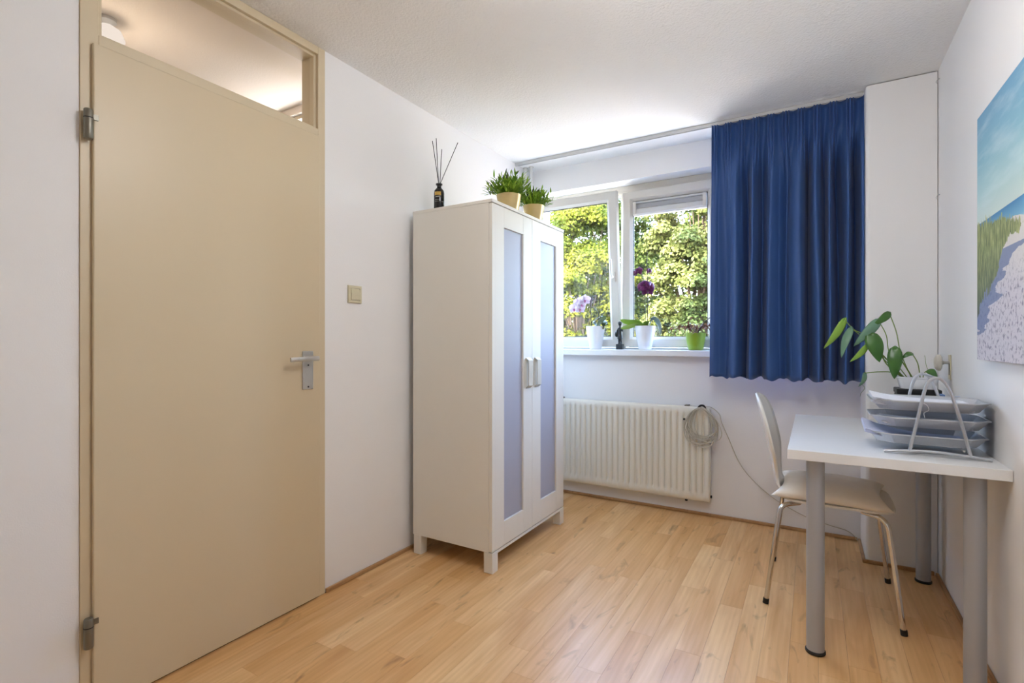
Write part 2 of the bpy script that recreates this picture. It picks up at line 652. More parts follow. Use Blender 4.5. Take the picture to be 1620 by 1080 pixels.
for z in (1.760, 0.256):
    hg = MB().lathe([(0.0001, -0.044), (0.0105, -0.044), (0.012, -0.041), (0.012, 0.041), (0.0105, 0.044), (0.0001, 0.044)], 14, (0.0205, -0.014, z)).build('hinge', M['hinge'], door, smooth=True)
    MB().lathe([(0.0125, -0.0015), (0.0125, 0.0015)], 14, (0.0205, -0.014, z + 0.018)).build('hinge_joint', M['black'], hg, smooth=True)
    MB().box(0.0145, 0.0185, -0.003, 0.012, z + 0.018, z + 0.034).build('hinge_leaf', M['hinge'], hg)

# ------------------------------------------------------------------ hallway behind the transom light
HX, HY0, HY1 = -3.15, -0.9, 1.8
tag(box_obj('ceiling_hall', (HX - 0.1, XL - 0.101, HY0, HY1 + 0.1, H - 0.004, H + 0.2), M['hall_wall']), 'hallway ceiling seen through the transom light', 'ceiling', kind='structure')
tag(box_obj('floor_hall', (HX - 0.1, XL - 0.101, HY0, HY1 + 0.1, -0.12, -0.002), M['dark']), 'hallway floor behind the closed door', 'floor', kind='structure')
tag(box_obj('wall_hall_far', (HX - 0.1, HX, HY0, HY1, 0, H - 0.005), M['hall_wall']), 'hallway side wall opposite the door', 'wall', kind='structure')
tag(box_obj('wall_hall_near', (HX - 0.1, XL - 0.101, HY0 - 0.1, HY0, 0, H), M['hall_wall']), 'hallway end wall out of sight behind the door', 'wall', kind='structure')
m = MB().box(HX, XL - 0.101, HY1, HY1 + 0.1, 0, 2.08).box(HX, XL - 0.101, HY1, HY1 + 0.1, 2.362, H - 0.005)
m.box(HX, HX + 0.1, HY1, HY1 + 0.1, 2.08, 2.362).box(XL - 0.2, XL - 0.101, HY1, HY1 + 0.1, 2.08, 2.362)
tag(m.build('wall_hall_end', M['hall_wall']), 'hallway end wall with a bright high window', 'wall', kind='structure')
w2 = thing('window_2', (-2.55, HY1 + 0.04, 2.08), 'bright window at the hallway end seen through the transom light', 'window', kind='structure')
m = MB().box(-0.498, 0.478, -0.02, 0.02, 0.002, 0.03).box(-0.498, 0.478, -0.02, 0.02, 0.262, 0.280)
m.box(-0.498, -0.468, -0.02, 0.02, 0.03, 0.262).box(0.448, 0.478, -0.02, 0.02, 0.03, 0.262)
m.build('frame', M['cream_frame'], w2)
box_obj('pane', (-0.467, 0.447, -0.003, 0.003, 0.031, 0.261), M['glass'], w2)
# small hall ceiling lamp
hl = thing('ceiling_lamp', (-2.42, 0.925, H - 0.005), 'small white glass ceiling lamp in the hallway, seen through the transom light', 'lamp')
MB().lathe([(0.0001, 0), (0.030, 0), (0.030, -0.012), (0.012, -0.024), (0.0001, -0.026)], 24).build('metal_cap', M['metal'], hl, smooth=True)
MB().lathe([(0.0001, -0.0265), (0.02, -0.028), (0.046, -0.045), (0.058, -0.075), (0.052, -0.098), (0.03, -0.112), (0.0001, -0.116)], 28).build('glass_bowl', emit_mat('lamp_glass', (255, 240, 226), 0.22), hl, smooth=True)
ld = bpy.data.lights.new('hall_light', 'POINT')
ld.energy = HALL_POWER
ld.color = (1.0, 0.86, 0.72)
ld.shadow_soft_size = 0.10
lo = bpy.data.objects.new('hall_light', ld)
COL.objects.link(lo)
lo.parent = hl
lo.location = (0, 0, -0.34)
# ------------------------------------------------------------------ added fill lamp: unseen opal globe above the view, brightens the room
rl = thing('fill_lamp', (-0.25, 1.18, H - 0.001), 'unseen round opal fill lamp added under the ceiling to brighten the room', 'lamp')
MB().lathe([(0.0001, 0), (0.05, 0), (0.05, -0.02), (0.01, -0.03), (0.0001, -0.03)], 24).build('ceiling_rose', M['pvc'], rl, smooth=True)
MB().tube([(0, 0, -0.03), (0, 0, -0.085)], 0.004, 8).build('cord', M['pvc'], rl)
MB().ell((0, 0, -0.25), 0.165, 28, 16).build('globe', emit_mat('fill_glow', (250, 250, 254), FILL_POWER), rl, smooth=True)

# ------------------------------------------------------------------ window
FY = 3.57
win = thing('window_1', (0, FY, 0), 'white three part plastic window with the left sash tilted open', 'window', kind='structure')
m = MB()
m.box(WX0, WX1, 0, 0.07, WZ0, WZ0 + 0.055)
m.box(WX0, WX1, 0, 0.07, 2.17, WZ1)
for a, b in ((WX0, WX0 + 0.03), (-1.195, -1.155), (-0.535, -0.495), (WX1 - 0.03, WX1)):
    m.box(a, b, 0, 0.07, WZ0 + 0.055, 2.17)
m.build('frame', M['pvc'], win, bevel=0.003)

def sash(x0, x1, tilt, handle_side=None, vent=False, prof=0.072):
    z0, z1 = 1.074, 2.172
    w_, h_ = x1 - x0, z1 - z0
    m = MB()
    yf, yb = -0.022, -0.001
    # profiled frame: outer face and chamfer down to the glazing
    def ring(i, y):
        return [(i, y, i), (w_ - i, y, i), (w_ - i, y, h_ - i), (i, y, h_ - i)]
    loops = [ring(0, 0.03), ring(0, yf + 0.004), ring(0.004, yf), ring(prof - 0.018, yf), ring(prof - 0.004, yf + 0.012), ring(prof, yf + 0.016), ring(prof, 0.03)]
    vs = [p for l in loops for p in l]
    fs = []
    for i in range(len(loops)):
        j = (i + 1) % len(loops)
        for k in range(4):
            k2 = (k + 1) % 4
            fs.append((i * 4 + k, i * 4 + k2, j * 4 + k2, j * 4 + k))
    m.add(vs, fs)
    s = m.build('sash', M['pvc'], win)
    s.location = (x0, -0.0315 if not tilt else -0.034, z0)
    s.rotation_euler = (R(tilt), 0, 0)
    g = prof
    top = h_ - g
    m = MB()
    e = 0.0045
    for b in ((g, w_ - g, g, g + e), (g, w_ - g, top - e, top), (g, g + e, g + e, top - e), (w_ - g - e, w_ - g, g + e, top - e)):
        m.box(b[0] + 0.0002, b[1] - 0.0002, 0.0, 0.016, b[2] + 0.0002, b[3] - 0.0002)
    m.build('gasket', M['gasket'], s)
    ztop = top - (0.105 if vent else 0.0) - 0.005
    box_obj('pane', (g + 0.005, w_ - g - 0.005, 0.004, 0.010, g + 0.005, ztop), M['glass'], s)
    if vent:
        # ventilation grille above the glass
        m = MB()
        a, b = g + 0.006, w_ - g - 0.006
        m.prism([(-0.016, top - 0.006), (-0.016, top - 0.018), (-0.004, top - 0.022), (-0.004, top - 0.052),
                 (-0.022, top - 0.060), (-0.026, top - 0.092), (-0.014, top - 0.104), (0.014, top - 0.104), (0.014, top - 0.006)], 'x', a, b)
        v = m.build('vent_grille', M['alu'], s)
        for q in (a, b - 0.022):
            box_obj('end_cap', (q, q + 0.022, -0.030, -0.0262, top - 0.098, top - 0.008), M['pvc'], s, bevel=0.001)
        box_obj('vent_slot', (a + 0.023, b - 0.023, -0.0065, -0.0041, top - 0.050, top - 0.024), M['deskleg'], s)
    if handle_side is not None:
        hx, hz = handle_side
        b = box_obj('handle_base', (hx - 0.013, hx + 0.013, yf - 0.011, yf - 0.0005, hz - 0.035, hz + 0.035), M['pvc'], s, bevel=0.003)
        MB().tube(bez([(hx, yf - 0.011, hz), (hx, yf - 0.03, hz + 0.001), (hx - 0.002, yf - 0.042, hz + 0.02), (hx - 0.004, yf - 0.044, hz + 0.07), (hx - 0.006, yf - 0.042, hz + 0.125)], 6),
                  [0.009] * 24 + [0.007], 10, flat=0.8).build('handle', M['pvc'], s, smooth=True)
    return s

sash(-1.850, -1.181, 5.0, (0.669 - 0.034, 0.50))
sash(-1.168, -0.522, 0.0, None, True)
sash(-0.508, 0.210, 0.0, None, False)

sl = MB().box(-1.866, 0.226, 3.362, FY - 0.012, 1.0155, 1.057).build('trim_2', M['sill'], bevel=0.006, seg=3)
tag(sl, 'white window sill carrying the flower pots', 'window sill', kind='structure')

# curtain rail
rail = thing('curtain_rail', (0, 3.203, H), 'slim grey aluminium curtain rail along the ceiling', 'curtain rail')
m = MB().box(-1.862, 0.226, -0.011, 0.011, -0.006, -0.0005).box(-1.862, 0.226, -0.011, -0.007, -0.020, -0.006).box(-1.862, 0.226, 0.007, 0.011, -0.020, -0.006)
m.build('track', M['alu'], rail)
box_obj('end_stop', (-1.862, -1.846, -0.0065, 0.0065, -0.022, -0.0065), M['pvc'], rail)

# heating pipes in the corner
for i, px in enumerate((-1.848, -1.800)):
    hp_ = thing('heating_pipe', (px, 3.325, 0.0), ['white heating riser pipe nearest the left wall in the corner', 'white heating riser pipe beside the window corner, right one of the pair'][i], 'pipe', 'heating pipes in the corner')
    MB().lathe([(0.011, 0.0005), (0.011, H - 0.001)], 16).build('tube', M['pipe'], hp_, smooth=True)
    MB().lathe([(0.0112, H - 0.004), (0.0195, H - 0.004), (0.0195, H - 0.0006), (0.0112, H - 0.0006)], 20).build('rosette', M['pvc'], hp_)

# ------------------------------------------------------------------ curtain
def curtain():
    root = thing('curtain', (0, 3.203, 0), 'short dark blue pleated curtain drawn to the right of the window', 'curtain')
    x0, x1 = -0.512, 0.2265
    def Xpx(u):   # control ridge positions (fractions of the width)
        return u
    ridges = [0.02, 0.185, 0.30, 0.42, 0.61, 0.72, 0.80, 0.90, 0.985]
    valleys = [0.10, 0.245, 0.35, 0.52, 0.665, 0.765, 0.845, 0.955]
    keys = sorted([(p, -1.0) for p in ridges] + [(p, 1.0) for p in valleys])
    amp = {0.10: 0.35, 0.52: 0.6, 0.665: 1.0, 0.845: 1.1, 0.955: 1.0, 0.02: 0.3, 0.42: 0.7}
    keys = [(p, s * amp.get(p, 0.85)) for p, s in keys]
    def low(u):
        if u <= keys[0][0]:
            return keys[0][1]
        for (a, p), (b, q) in zip(keys, keys[1:]):
            if u <= b:
                t = (u - a) / (b - a)
                t = t * t * (3 - 2 * t)
                return p + (q - p) * t
        return keys[-1][1]
    def shape(q):
        return q if q < 0 else 1.55 * q ** 1.5
    NP = 10
    def high(u):
        t = (u * NP) % 1.0
        # pinch pleats: triple fingers in a bundle, flat cloth between
        if t < 0.42:
            return -0.65 - 0.25 * math.cos(t / 0.42 * 2 * PI * 2)
        s = (t - 0.42) / 0.58
        return -0.35 + 0.75 * math.sin(PI * s)
    rows = []
    NU, NV = 420, 56
    top, bot = H - 0.021, 0.905
    for j in range(NV + 1):
        v = j / NV
        z0 = top + (bot - top) * v
        k = min(1.0, max(0.0, (v - 0.055) / 0.22))
        k = k * k * (3 - 2 * k)
        row = []
        for i in range(NU + 1):
            u = i / NU
            y = (1 - k) * 0.027 * high(u) + k * (0.058 + 0.004 * v) * shape(low(u + 0.006 * math.sin(5 * v + 9 * u)))
            y += 0.003 * math.sin(37 * u + 4 * v) * k
            spread = 0.0 if u > 0.5 else (0.5 - u) * 0.026 * v
            xx = x0 + (x1 - x0) * u - spread + 0.005 * k * math.sin(2 * PI * u * 8 + 3 * v) * (1 if 0.03 < u < 0.97 else 0)
            zz = z0
            if j == NV:
                zz += 0.006 * math.sin(u * 41) - 0.004 * u + 0.004 * math.sin(u * 97)
            if j == 0:
                zz -= 0.003 * (0.5 + 0.5 * math.sin(u * NP * 2 * PI))
            row.append((xx, y - 0.004, zz))
        rows.append(row)
    MB().grid(rows).build('cloth', M['curtain'], root, smooth=True, solid=0.0022, angle=80)
    for i in range(NP):
        u = (i + 0.21) / NP
        xx = x0 + (x1 - x0) * u
        MB().box(xx - 0.004, xx + 0.004, -0.004, 0.004, H - 0.030, H - 0.0205).build('hook', M['pvc'], root)
curtain()

# ------------------------------------------------------------------ radiator
def radiator():
    x0, x1, z0, z1 = -1.62, -0.555, 0.105, 0.70
    yf, yb = 3.365, 3.425
    root = thing('radiator', (0, 0, 0), 'cream ribbed panel radiator below the window sill', 'radiator')
    p = 0.0395
    xs = [x0]
    n = int((x1 - x0 - 0.03) / p)
    cols = [(x0, 0.0, 0.008), (x0 + 0.006, 0.0, 0.0)]
    st = x1 - 0.018 - n * p
    for i in range(n):
        c = st + (i + 0.5) * p
        for d, g in ((-0.0095, 0), (-0.0065, 0.35), (-0.0035, 1), (0.0035, 1), (0.0065, 0.35), (0.0095, 0)):
            cols.append((c + d, g, 0.0))
    cols += [(x1 - 0.006, 0, 0.0), (x1, 0, 0.008)]
    zr = [(z0, 0, 0.008), (z0 + 0.008, 0, 0), (z0 + 0.045, 0, 0), (z0 + 0.056, 0.6, 0), (z0 + 0.068, 1, 0), (z1 - 0.06, 1, 0), (z1 - 0.048, 0.6, 0), (z1 - 0.038, 0, 0), (z1 - 0.008, 0, 0), (z1, 0, 0.008)]
    rows = [[(x, yf + max(ex, ez) + 0.0125 * g * h_, z) for x, g, ex in cols] for z, h_, ez in zr]
    m = MB().grid(rows)
    m.box(x0, x1, yf + 0.0128, yf + 0.016, z0, z1)
    m.build('front_panel', M['rad'], root, smooth=True, angle=50)
    box_obj('back_panel', (x0 + 0.004, x1 - 0.012, yb - 0.010, yb, z0 + 0.004, z1 - 0.004), M['rad'], root, bevel=0.003)
    box_obj('side_cover', (x1 - 0.011, x1 - 0.001, yf + 0.0165, yb - 0.001, z0 + 0.02, z1 - 0.02), M['rad'], root)
    g = MB()
    for i in range(40):
        xx = x0 + 0.02 + i * (x1 - x0 - 0.04) / 39
        g.box(xx - 0.003, xx + 0.003, yf + 0.018, yb - 0.012, z1 - 0.012, z1 - 0.006)
    g.box(x0 + 0.01, x1 - 0.012, yf + 0.0165, yf + 0.0195, z1 - 0.014, z1 - 0.004)
    g.build('top_grille', M['rad'], root)
    for xx in (x0 + 0.03, -0.700):
        MB().box(xx - 0.012, xx + 0.012, yf + 0.018, YW - 0.001, z1 - 0.004, z1 + 0.006).build('bracket', M['hinge'], root, bevel=0.002)
    MB().lathe([(0.0001, -0.012), (0.008, -0.012), (0.010, 0.0)], 12, (-0.700, yf + 0.02, z0 - 0.001)).build('drain_plug', M['black'], root)
    MB().lathe([(0.0001, 0), (0.009, 0), (0.009, 0.008), (0.0001, 0.008)], 12, (x1 + 0.0002, yf + 0.035, z0 + 0.03), Matrix.Rotation(R(90), 3, 'Y')).build('end_plug', M['black'], root)
radiator()

# ------------------------------------------------------------------ cable coil
def cable():
    root = thing('cable_coil', (-0.60, 3.35, 0.0), 'coiled grey cable hanging over the radiator corner with a black tie', 'cable')
    rr = random.Random(4)
    m = MB()
    N = 12
    pts = []
    for i in range(N):
        hw_ = rr.uniform(0.068, 0.120)
        cx_ = -0.012 + rr.uniform(-0.020, 0.026) + (0.02 if i % 3 == 0 else -0.008)
        low_ = 0.452 + 0.085 * rr.random() ** 1.5
        top_z = 0.696 + 0.004 * (i % 3)
        yo = -0.0075 - 0.0052 * (i % 5) + rr.uniform(-0.001, 0.001)
        tilt_ = rr.uniform(0.0, 0.03)
        for k in range(40):
            a = 2 * PI * k / 40
            s_ = (1 - math.cos(a)) / 2                      # 0 at the hook, 1 at the bottom
            X = cx_ * s_ + hw_ * math.sin(a) * (0.62 + 0.38 * s_) + tilt_ * s_
            Z = top_z + (low_ - top_z) * s_ + rr.uniform(-0.0006, 0.0006)
            pts.append((X, yo, Z))
    m.tube(pts, 0.0026, 6)
    m.build('coil', M['cable'], root, smooth=True)
    tail = bez([(0.012, 0.0, 0.708), (0.05, 0.03, 0.702), (0.095, 0.055, 0.66), (0.108, 0.078, 0.60), (0.15, 0.079, 0.50), (0.205, 0.080, 0.37), (0.28, 0.081, 0.27), (0.40, 0.080, 0.172), (0.55, 0.080, 0.098), (0.68, 0.078, 0.065), (0.76, 0.074, 0.052), (0.797, 0.070, 0.030), (0.808, 0.02, 0.026)], 8)
    MB().tube(tail, 0.0024, 6).build('lead', M['cable'], root, smooth=True)
    MB().tube(bez([(-0.020, -0.012, 0.694), (-0.006, -0.012, 0.712), (0.012, -0.008, 0.713), (0.022, -0.002, 0.698), (0.018, 0.0, 0.688)], 6), 0.0065, 8, flat=0.6).build('tie', M['black'], root, smooth=True)
    MB().box(-0.105, -0.093, -0.036, -0.027, 0.618, 0.630).build('clip', M['black'], root)
cable()

# ------------------------------------------------------------------ light switch
sw = thing('light_switch', (XL, 1.693, 1.338), 'square ivory light switch on the wall right of the door', 'switch')
m = MB()
def sqring(i, x, s=0.041):
    return [(x, -s + i, -s + i), (x, s - i, -s + i), (x, s - i, s - i), (x, -s + i, s - i)]
loops = [sqring(0, 0.0005), sqring(0, 0.006), sqring(0.003, 0.0095), sqring(0.013, 0.0095), sqring(0.0135, 0.005)]
m.add([p for l in loops for p in l], [(i * 4 + k, i * 4 + (k + 1) % 4, (i + 1) * 4 + (k + 1) % 4, (i + 1) * 4 + k) for i in range(4) for k in range(4)])
m.build('cover_frame', M['switch'], sw)
MB().prism([(0.001, -0.0265), (0.0115, -0.0265), (0.0135, 0.0), (0.0100, 0.0265), (0.001, 0.0265)], 'y', -0.0265, 0.0265).build('rocker', M['switch'], sw, bevel=0.0012)

# ------------------------------------------------------------------ wardrobe
def wardrobe():
    x0, x1 = -0.50, 0.0
    y0, y1 = 0.0, 0.812
    root = thing('wardrobe', (-1.319, 2.046, 0.0), 'white two door wardrobe with frosted door panels on short legs', 'wardrobe')
    m = MB().box(x0, x1, y0, y1, 1.784, 1.80)
    m.build('top', M['ward'], root, bevel=0.0015)
    for ya, yb in ((y0 + 0.0005, y0 + 0.0165), (y1 - 0.0165, y1 - 0.0005)):
        box_obj('side_panel', (x0 + 0.002, x1 - 0.022, ya, yb, 0.100, 1.7835), M['ward'], root, bevel=0.001)
    box_obj('back_panel', (x0 + 0.003, x0 + 0.007, y0 + 0.017, y1 - 0.017, 0.102, 1.783), M['ward_in'], root)
    box_obj('bottom', (x0 + 0.008, x1 - 0.023, y0 + 0.017, y1 - 0.017, 0.100, 0.116), M['ward'], root)
    box_obj('shelf', (x0 + 0.008, x1 - 0.06, y0 + 0.017, y1 - 0.017, 1.50, 1.516), M['ward_in'], root)
    box_obj('plinth_rail', (x1 - 0.016, x1 - 0.003, y0 + 0.052, y1 - 0.052, 0.086, 0.0995), M['ward'], root)
    for xa in (x0 + 0.006, x1 - 0.0505):
        for ya in (y0 + 0.0015, y1 - 0.0515):
            box_obj('leg', (xa, xa + 0.05, ya, ya + 0.05, 0.0005, 0.0995), M['ward'], root, bevel=0.002)
    mid = 0.406
    gz0, gz1 = 0.222, 1.682
    for i, (a, b, ga, gb) in enumerate(((0.002, mid - 0.0012, 0.112, 0.308), (mid + 0.0012, y1 - 0.002, 0.506, 0.708))):
        z0, z1 = 0.104, 1.7805
        xa, xb = x1 - 0.0210, x1 - 0.002
        m = MB()
        # stiles run full height, rails between: hairline joints
        m.box(xa, xb, a, ga, z0, z1)
        m.box(xa, xb, gb, b, z0, z1)
        m.box(xa, xb - 0.0002, ga + 0.0004, gb - 0.0008, gz1, z1)
        m.box(xa, xb - 0.0002, ga + 0.0004, gb - 0.0008, z0, gz0)
        d = m.build('door', M['ward'], root, bevel=0.0008)
        box_obj('frosted_panel', (xa + 0.004, xa + 0.009, ga + 0.0005, gb - 0.0005, gz0 + 0.0005, gz1 - 0.0005), M['frost'], d)
        # flat bridge handle with sloped ends
        h0, h1 = 0.862, 1.030
        ha, hb = (0.334, 0.380) if i == 0 else (0.432, 0.478)
        prof = [(xb + 0.0003, h0), (xb + 0.020, h0 + 0.016), (xb + 0.020, h1 - 0.016), (xb + 0.0003, h1),
                (xb + 0.0003, h1 - 0.008), (xb + 0.015, h1 - 0.020), (xb + 0.015, h0 + 0.020), (xb + 0.0003, h0 + 0.008)]
        MB().prism([(px, pz) for px, pz in prof], 'y', ha, hb).build('handle', M['ward_handle'], d, bevel=0.0012)
wardrobe()

# ------------------------------------------------------------------ reed diffuser on the wardrobe
rd = thing('reed_diffuser', (-1.705, 2.125, 1.8005), 'black bottle reed diffuser with four dark sticks on the wardrobe', 'diffuser')
bt = MB().lathe([(0.0001, 0), (0.025, 0), (0.0275, 0.004), (0.0275, 0.098), (0.025, 0.112), (0.016, 0.124), (0.0115, 0.128), (0.0115, 0.142), (0.0175, 0.1425), (0.0175, 0.149), (0.0085, 0.149), (0.0085, 0.12)], 32).build('bottle', M['bottle'], rd, smooth=True)
def arc_label(name, mat, r, a0, a1, z0, z1, parent):
    rows = []
    for z in (z0, z1):
        rows.append([(r * math.cos(a0 + (a1 - a0) * k / 8), r * math.sin(a0 + (a1 - a0) * k / 8), z) for k in range(9)])
    MB().grid(rows).build(name, mat, parent, smooth=True, solid=0.0004)
c_ = math.atan2(-2.125, 1.705)
arc_label('gold_label', M['goldlabel'], 0.0280, c_ - 0.95, c_ + 0.35, 0.083, 0.102, rd)
arc_label('printed_line', M['greylabel'], 0.0280, c_ - 0.75, c_ + 0.15, 0.073, 0.078, rd)
arc_label('printed_line', M['greylabel'], 0.0280, c_ - 0.85, c_ + 0.15, 0.058, 0.0605, rd)
arc_label('printed_line', M['greylabel'], 0.0280, c_ - 0.95, c_ + 0.9, 0.050, 0.0515, rd)
for tip in ((-0.045, 0.0, 0.385), (-0.012, -0.01, 0.390), (0.008, 0.012, 0.335), (0.082, 0.055, 0.37)):
    d = Vector(tip) - Vector((0.0, 0.0, 0.148))
    bx = 0.004 if tip[0] > 0 else -0.003
    MB().tube([(-d.x * 0.18 * 0.1 + bx * 0.5, -d.y * 0.02, 0.02), (bx, tip[1] * 0.05, 0.148), tip], 0.0018, 6).build('stick', M['stick'], rd)


# ------------------------------------------------------------------ bushy plants in gold pots
def blade(m, base, tip, width, up=Vector((0, 0, 1)), droop=0.0, n=5, fold=0.0):
    """tapered leaf blade from base to tip, bending by droop"""
    base, tip = Vector(base), Vector(tip)
    d = tip - base
    side = d.cross(up)
    side = side.normalized() if side.length > 1e-6 else Vector((1, 0, 0))
    nrm = side.cross(d).normalized()
    L, Rr, Cc = [], [], []
    for i in range(n + 1):
        s = i / n
        w_ = width * 0.5 * (math.sin(PI * (0.08 + 0.92 * s) ** 0.75) ** 0.8 if s < 1 else 0.0)
        c = base + d * s + nrm * (droop * 4 * s * (1 - s))
        L.append(c - side * w_ + nrm * fold * w_)
        Cc.append(c)
        Rr.append(c + side * w_ + nrm * fold * w_)
    vs = L + Cc + Rr
    k = n + 1
    fs = []
    for i in range(n):
        fs.append((i, i + 1, k + i + 1, k + i))
        fs.append((k + i, k + i + 1, 2 * k + i + 1, 2 * k + i))
    m.add(vs, fs)


M['bushleaf'] = leaf_mat('bush_leaf', (120, 164, 44), (176, 206, 76), (88, 132, 36), 0.3, 0.4, 14)
M['bushtip'] = leaf_mat('bush_tip', (52, 70, 44), (66, 86, 60), (44, 60, 40), 0.2, 0.4, 14)

def bush(loc, label, s, seed):
    rr = random.Random(seed)
    root = thing('potted_plant', loc, label, 'plant', 'gold potted plants on the wardrobe')
    h_ = 0.105 * s
    MB().lathe([(0.0001, 0), (0.044 * s, 0), (0.047 * s, 0.004), (0.064 * s, h_ - 0.003), (0.065 * s, h_), (0.061 * s, h_), (0.058 * s, h_ - 0.015), (0.0001, h_ - 0.015)], 36).build('pot', M['gold'], root, smooth=True)
    MB().lathe([(0.0001, h_ - 0.0145), (0.057 * s, h_ - 0.0145), (0.057 * s, h_ - 0.012), (0.0001, h_ - 0.008)], 20).build('soil', M['soil'], root)
    m, q = MB(), MB()
    for i in range(150):
        az = rr.uniform(0, 2 * PI)
        el = rr.uniform(0.0, 1.45) ** 1.0
        L = s * rr.uniform(0.07, 0.125)
        b = Vector((math.cos(az) * 0.032 * s * rr.random(), math.sin(az) * 0.032 * s * rr.random(), h_ - 0.008))
        d = Vector((math.cos(az) * math.cos(el), math.sin(az) * math.cos(el), math.sin(el) * 0.95 + 0.12))
        tip = b + d * L
        blade(m, b + d * L * 0.1, tip, 0.010 * s, droop=0.010 * s)
        for k in range(3):
            p = b + d * L * rr.uniform(0.45, 0.95)
            dd = (d + Vector((rr.uniform(-1, 1), rr.uniform(-1, 1), rr.uniform(-0.3, 0.9))) * 0.8).normalized()
            tgt = q if (el > 1.0 and k == 0 and rr.random() < 0.7) else m
            blade(tgt, p, p + dd * s * rr.uniform(0.025, 0.045), 0.0085 * s, droop=0.003)
    tag(m.build('foliage', M['bushleaf'], root), 'narrow bright green leaves', kind='stuff')
    tag(q.build('shoot_tips', M['bushtip'], root), 'dark green shoot tips', kind='stuff')
bush((-1.430, 2.385, 1.8005), 'bushy green plant in a gold pot on the wardrobe, left one of two', 1.05, 3)
bush((-1.405, 2.625, 1.8005), 'bushy green plant in a gold pot on the wardrobe, right one nearer the window', 0.98, 8)

# ------------------------------------------------------------------ window sill things
SZ = 1.0575
def taper_pot(root, h_, r0, r1, mat, n=40):
    return MB().lathe([(0.0001, 0), (r0 - 0.004, 0), (r0, 0.004), (r0 + (r1 - r0) * 0.55, h_ * 0.45), (r1 - 0.001, h_ * 0.9), (r1, h_), (r1 - 0.004, h_), (r1 - 0.007, h_ - 0.018), (0.0001, h_ - 0.018)], n).build('pot', mat, root, smooth=True)

def petal_mesh(m, c, fwd, up, ang, L, W, cup):
    """round petal in the flower plane; fwd = facing direction"""
    side = up.cross(fwd).normalized()
    d = (up * math.cos(ang) + side * math.sin(ang))
    e = fwd.cross(d)
    rows = []
    for i in range(6):
        s = i / 5
        w_ = W * 0.5 * math.sin(PI * (0.1 + 0.86 * s)) ** 0.7
        cen = c + d * (L * s) + fwd * (cup * math.sin(PI * s * 0.8) - cup * 0.6 * s * s)
        rows.append([cen - e * w_ - fwd * cup * 0.25, cen, cen + e * w_ - fwd * cup * 0.25])
    m.grid(rows)

def flower(root, c, fwd, size, mat, lipmat):
    c, fwd = Vector(c), Vector(fwd).normalized()
    up = (Vector((0, 0, 1)) - fwd * fwd.z).normalized()
    m = MB()
    for ang, L, W in ((0, 1.0, 0.75), (R(125), 0.95, 0.7), (R(-125), 0.95, 0.7)):
        petal_mesh(m, c - fwd * 0.002, fwd, up, ang, L * size * 0.5, W * size * 0.5, 0.006)
    for ang in (R(68), R(-68)):
        petal_mesh(m, c, fwd, up, ang, size * 0.52, size * 0.56, 0.008)
    fl_ = m.build('flower', mat, root, smooth=True, solid=0.0008)
    q = MB().ell(c + fwd * 0.006 - up * size * 0.08, (size * 0.09,) * 3, 10, 6)
    q.ell(c + fwd * 0.010 - up * size * 0.17, (size * 0.06, size * 0.06, size * 0.09), 10, 6)
    q.build('lip', lipmat, fl_, smooth=True)

M['petal_w'] = leaf_mat('white_petal', (244, 236, 244), (236, 222, 238), (232, 214, 232), 0.3, 0.5, 60)
M['petal_p'] = leaf_mat('purple_petal', (104, 34, 92), (84, 22, 72), (124, 52, 108), 0.25, 0.5, 60)
M['lip_w'] = simple('pink_lip', (170, 92, 140), 0.5)
M['lip_p'] = simple('dark_lip', (70, 16, 52), 0.5)
M['orchidleaf'] = simple('orchid_leaf_dark', (72, 92, 46), 0.35, 0, 0.3, 12)
M['orchidleaf_l'] = simple('orchid_leaf_light', (148, 182, 64), 0.35, 0, 0.2, 12)
M['orchidleaf_g'] = simple('orchid_leaf_grey', (112, 132, 128), 0.35, 0, 0.2, 12)

def strap_leaf(root, pts, width, mat, name='leaf', roll=0.25, side=None):
    P = bez(pts, 6)
    n = len(P)
    rows = []
    for i, p in enumerate(P):
        s = i / (n - 1)
        d = (P[min(i + 1, n - 1)] - P[max(i - 1, 0)]).normalized()
        sd = Vector(side) if side is not None else d.cross(Vector((0, 0, 1)))
        sd = sd - d * sd.dot(d)
        sd = sd.normalized() if sd.length > 1e-5 else Vector((0, 1, 0))
        up = sd.cross(d).normalized()
        w_ = width * 0.5 * min(1.0, 0.35 + 2.2 * s) * (math.sqrt(max(0.0, 1 - max(0, (s - 0.55) / 0.45) ** 2)) if s < 1 else 0.02)
        rows.append([p - sd * w_ + up * w_ * roll, p - sd * w_ * 0.5 + up * w_ * roll * 0.3, p, p + sd * w_ * 0.5 + up * w_ * roll * 0.3, p + sd * w_ + up * w_ * roll])
    return MB().grid(rows).build(name, mat, root, smooth=True, solid=0.0012, angle=70)

# white orchid
oc = thing('potted_orchid', (-1.345, 3.455, SZ), 'white flowering orchid in a white pot on the window sill', 'plant', 'orchids on the window sill')
taper_pot(oc, 0.165, 0.042, 0.067, M['ceramic'])
MB().lathe([(0.0001, 0.1475), (0.059, 0.1475), (0.059, 0.152), (0.0001, 0.158)], 24).build('bark', M['soil'], oc)
MB().tube([(-0.026, -0.01, 0.150), (-0.036, -0.02, 0.43)], 0.0022, 6).build('support_stick', M['stick'], oc)
MB().tube([(0.02, -0.01, 0.150), (0.034, -0.01, 0.33), (0.058, -0.005, 0.555)], 0.0025, 6).build('support_stick', M['stick'], oc)
MB().tube(bez([(0.03, 0.0, 0.152), (0.042, -0.005, 0.215), (0.012, -0.01, 0.275), (-0.05, -0.015, 0.315), (-0.12, -0.03, 0.30), (-0.19, -0.05, 0.235), (-0.215, -0.055, 0.215)], 7), 0.0022, 6).build('flower_stem', M['orchidstem'], oc, smooth=True)
